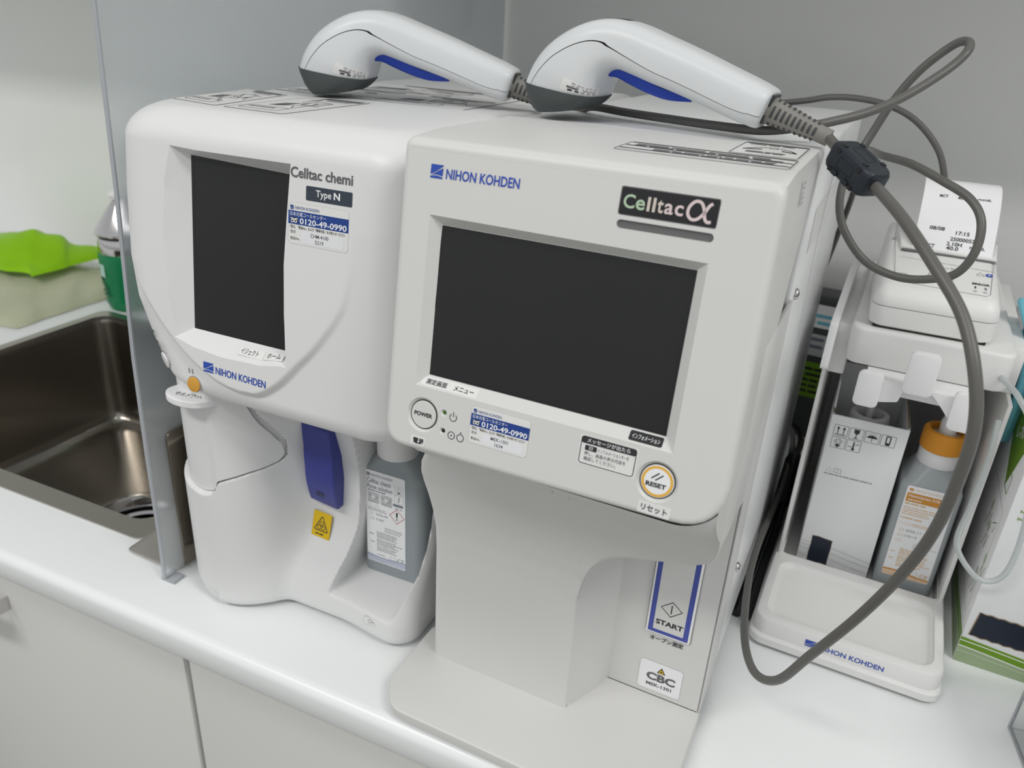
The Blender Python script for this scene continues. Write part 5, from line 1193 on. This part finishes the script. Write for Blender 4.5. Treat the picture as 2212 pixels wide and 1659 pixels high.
b.fill(fF_, wn, 'blueblack', .22); b.line(fF_, wn, .9, 'cardbrown', .28, True)
b.line(fF_, [(8, 146.5), (11.6, 153.4), (15.2, 146.5)], .6, 'green', .16, True); b.fill(fF_, [(11.3, 148.4), (11.9, 148.4), (12.0, 151.2), (11.2, 151.2)], 'green', .18); b.text(fF_, 'https:', 6.4, 139.4, 10.5, 3.2, 'green', .16, .015); b.text(fF_, 'index', 6.2, 134.0, 9.8, 3.0, 'green', .16, .015)
T_ = lambda y: 260 - (y - .5765) * 1000   # distance along the left side from the back
b.fill(fD, [(T_(.684), 196), (T_(.604), 200), (T_(.596), 178), (T_(.620), 138), (T_(.664), 172)], 'green', .14); b.text(fD, 'L-70', T_(.640), 170, 26, 9, 'white', .2, .02, 20)
b.line(fD, rrect(T_(.622), 138, T_(.604), 152, 1, 3), .9, 'green', .16, True); b.line(fD, [(T_(.612), 108), (T_(.598), 116), (T_(.604), 104)], .9, 'green', .16)
for k, (yy, z) in enumerate(((.640, 92), (.626, 80), (.600, 66), (.612, 46))):
    b.line(fD, [(p.x, p.y) for p in catmull([(T_(yy), z), (T_(yy) + 7, z + 14), (T_(yy) + 12, z + 4), (T_(yy) + 16, z + 18)], 6)], 1.0, 'greenmid', .16); b.fill(fD, circ(T_(yy) + 6, z + 20, 3.5, 10, 5), 'greenpale', .14)
b.line(fD, rrect(T_(.67), 36, T_(.592), 128, 2, 3), .4, 'greenmid', .15, True); b.build('box_print', BX, fix=False)
b = MB(); b.slab(rrect(.1560, .585, .200, .640, .006, 5), .2265, .2530, .006, 'plW', 4, True); tag(b.build('white_holder', ang=45), 'smooth white plastic block lying on the green-printed box', 'holder')
BN = thing('acrylic_bin', 'clear acrylic bin of small tubes on the worktop in front of the big box', 'bin', (.21, .45, 0))
RN = Matrix.Translation((.1790, .5200, 0)) @ Matrix.Rotation(math.radians(9), 4, 'Z')
def xn(b): b.v = [RN @ p for p in b.v]; return b
b = MB(); b.box(0, -.14, .0005, .0022, 0, .100, 'acrylic'); b.box(.0022, -.0022, .0005, .12, 0, .100, 'acrylic'); b.box(.118, -.14, .0005, .12, -.0022, .100, 'acrylic'); b.box(.0022, -.14, .0005, .118, -.1378, .100, 'acrylic'); b.box(.0022, -.1378, .0005, .118, -.0022, .003, 'acrylic'); xn(b).build('bin_walls', BN)
b = MB()
for z in (.0005, .0992): b.box(-.0002, -.1402, z, .0024, .0002, z + .0016, 'acredge')
b.box(-.0003, -.0020, .0005, .0022, .0003, .100, 'acredge'); xn(b).build('cut_edge', BN)
mt = None
for k in range(24):
    i, j = k % 4, k // 4
    c = RN @ Vector((.010 + .0125 * i + .003 * (j % 2), -.016 - .0135 * (k % 6) * 1.0, .0102 + .0115 * (j // 1 % 6)))
    if mt is None:
        mt = thing('microtube', 'frosted plastic microtube lying in the clear acrylic bin', 'tube', (0, 0, 0), 0, 'microtubes in the acrylic bin')
        b = MB(); b.lathe([(.0015, 0), (.0052, .004), (.0056, .010), (.0056, .030)], (0, 0, 0), 'microtube', 16); b.build('tube_body', mt, ang=50)
        b = MB(); b.lathe([(.0062, .0300), (.0064, .0305), (.0064, .0350), (.0055, .0358)], (0, 0, 0), 'darkgrey', 16); b.build('tube_cap', mt, ang=40); o = mt
    else: o = dup(mt, mt['label'])
    o.location = c; o.rotation_euler = (math.radians(90 + random.uniform(-6, 6)), 0, math.radians(90 + 9 + random.uniform(-5, 5)))
# things half hidden in the gap behind the analyzer
DB = thing('green_pouch', 'dark and green foil pouch standing in the gap behind the reagent stand', 'pouch', (.0, .93, 0))
b = MB(); b.slab(round_poly([(-.075, .915), (.035, .905), (.040, .950), (-.070, .955)], .008, 4), 0, .175, .006, 'darkgrey', 3); b.build('pouch_body', DB, ang=40)
fG = Fr((-.075, .9148, 0), Vector((.11, -.01, 0)), (0, 0, 1)); b = MB(); b.fill(fG, rrect(46, 52, 100, 96, 3, 4), 'green', .4); b.bars(fG, 50, 86, 44, 5, 7, 3, 'black', .6, 4); b.fill(fG, rrect(44, 104, 104, 130, 1, 2), 'inklight', .4); b.bars(fG, 52, 122, 48, 2, 9, 4, 'labelink', .6, 5); b.fill(fG, rrect(44, 138, 104, 165, 1, 2), 'card', .4); b.bars(fG, 54, 150, 40, 2, 8, 4, 'tubeblue', .6, 6); b.build('pouch_print', DB, fix=False)
PC = thing('power_cord', 'black power connector and cords lying in the gap right of the wide-screen analyzer', 'power cord', (-.012, .70, 0))
b = MB(); P0, P1 = Vector((-.0010, .745, .056)), Vector((-.0030, .690, .030)); b.tube([P0, P0.lerp(P1, .1), P0.lerp(P1, .9), P1], lambda t: .0085 if .05 < t < .95 else .0065, 'black', 14); b.build('connector', PC, ang=40)
for dx in (-.0050, .0030):
    b = MB(); b.tube(catmull([P1 + Vector((dx * .6, .004, .002)), (-.0060 + dx, .665, .0130), (-.0085 + dx, .630, .0052), (-.0100 + dx, .590, .0040), (-.0110 + dx, .558, .0040), (-.0120 + dx, .545, .0040)], 8), .0036, 'black', 10); b.build('cord', PC, ang=60)
b = MB(); b.tube(catmull([P0, (.001, .80, .045), (-.005, .86, .03), (-.02, .90, .02)], 8), .0036, 'black', 10); b.build('cord', PC, ang=60)
# ------------------------------------------------------------------ labels on parts that look different from their thing
for o_ in bpy.data.objects:
    k_ = o_.name.split('.')[0]
    if o_.parent is None: continue
    L_ = {'service_sticker': 'white and navy service sticker with a phone number', 'start_lever': 'blue violet start lever', 'biohazard_label': 'yellow biohazard label',
          'screen': 'dark switched-off display', 'name_badge': 'black name badge with iridescent lettering', 'trigger': 'blue trigger', 'window_bumper': 'dark grey rubber bumper',
          'strain_relief': 'slotted grey rubber cable boot', 'ferrite_clamp': 'black clip-on ferrite', 'orange_ring': 'orange screw ring', 'pump_hood': 'chrome pump head',
          'paper_slip': 'white printed paper slip', 'start_switch': 'blue-framed start switch plate', 'bracket_plate': 'dark polished steel bracket', 'amber': ''}.get(k_)
    if L_: o_['label'] = L_
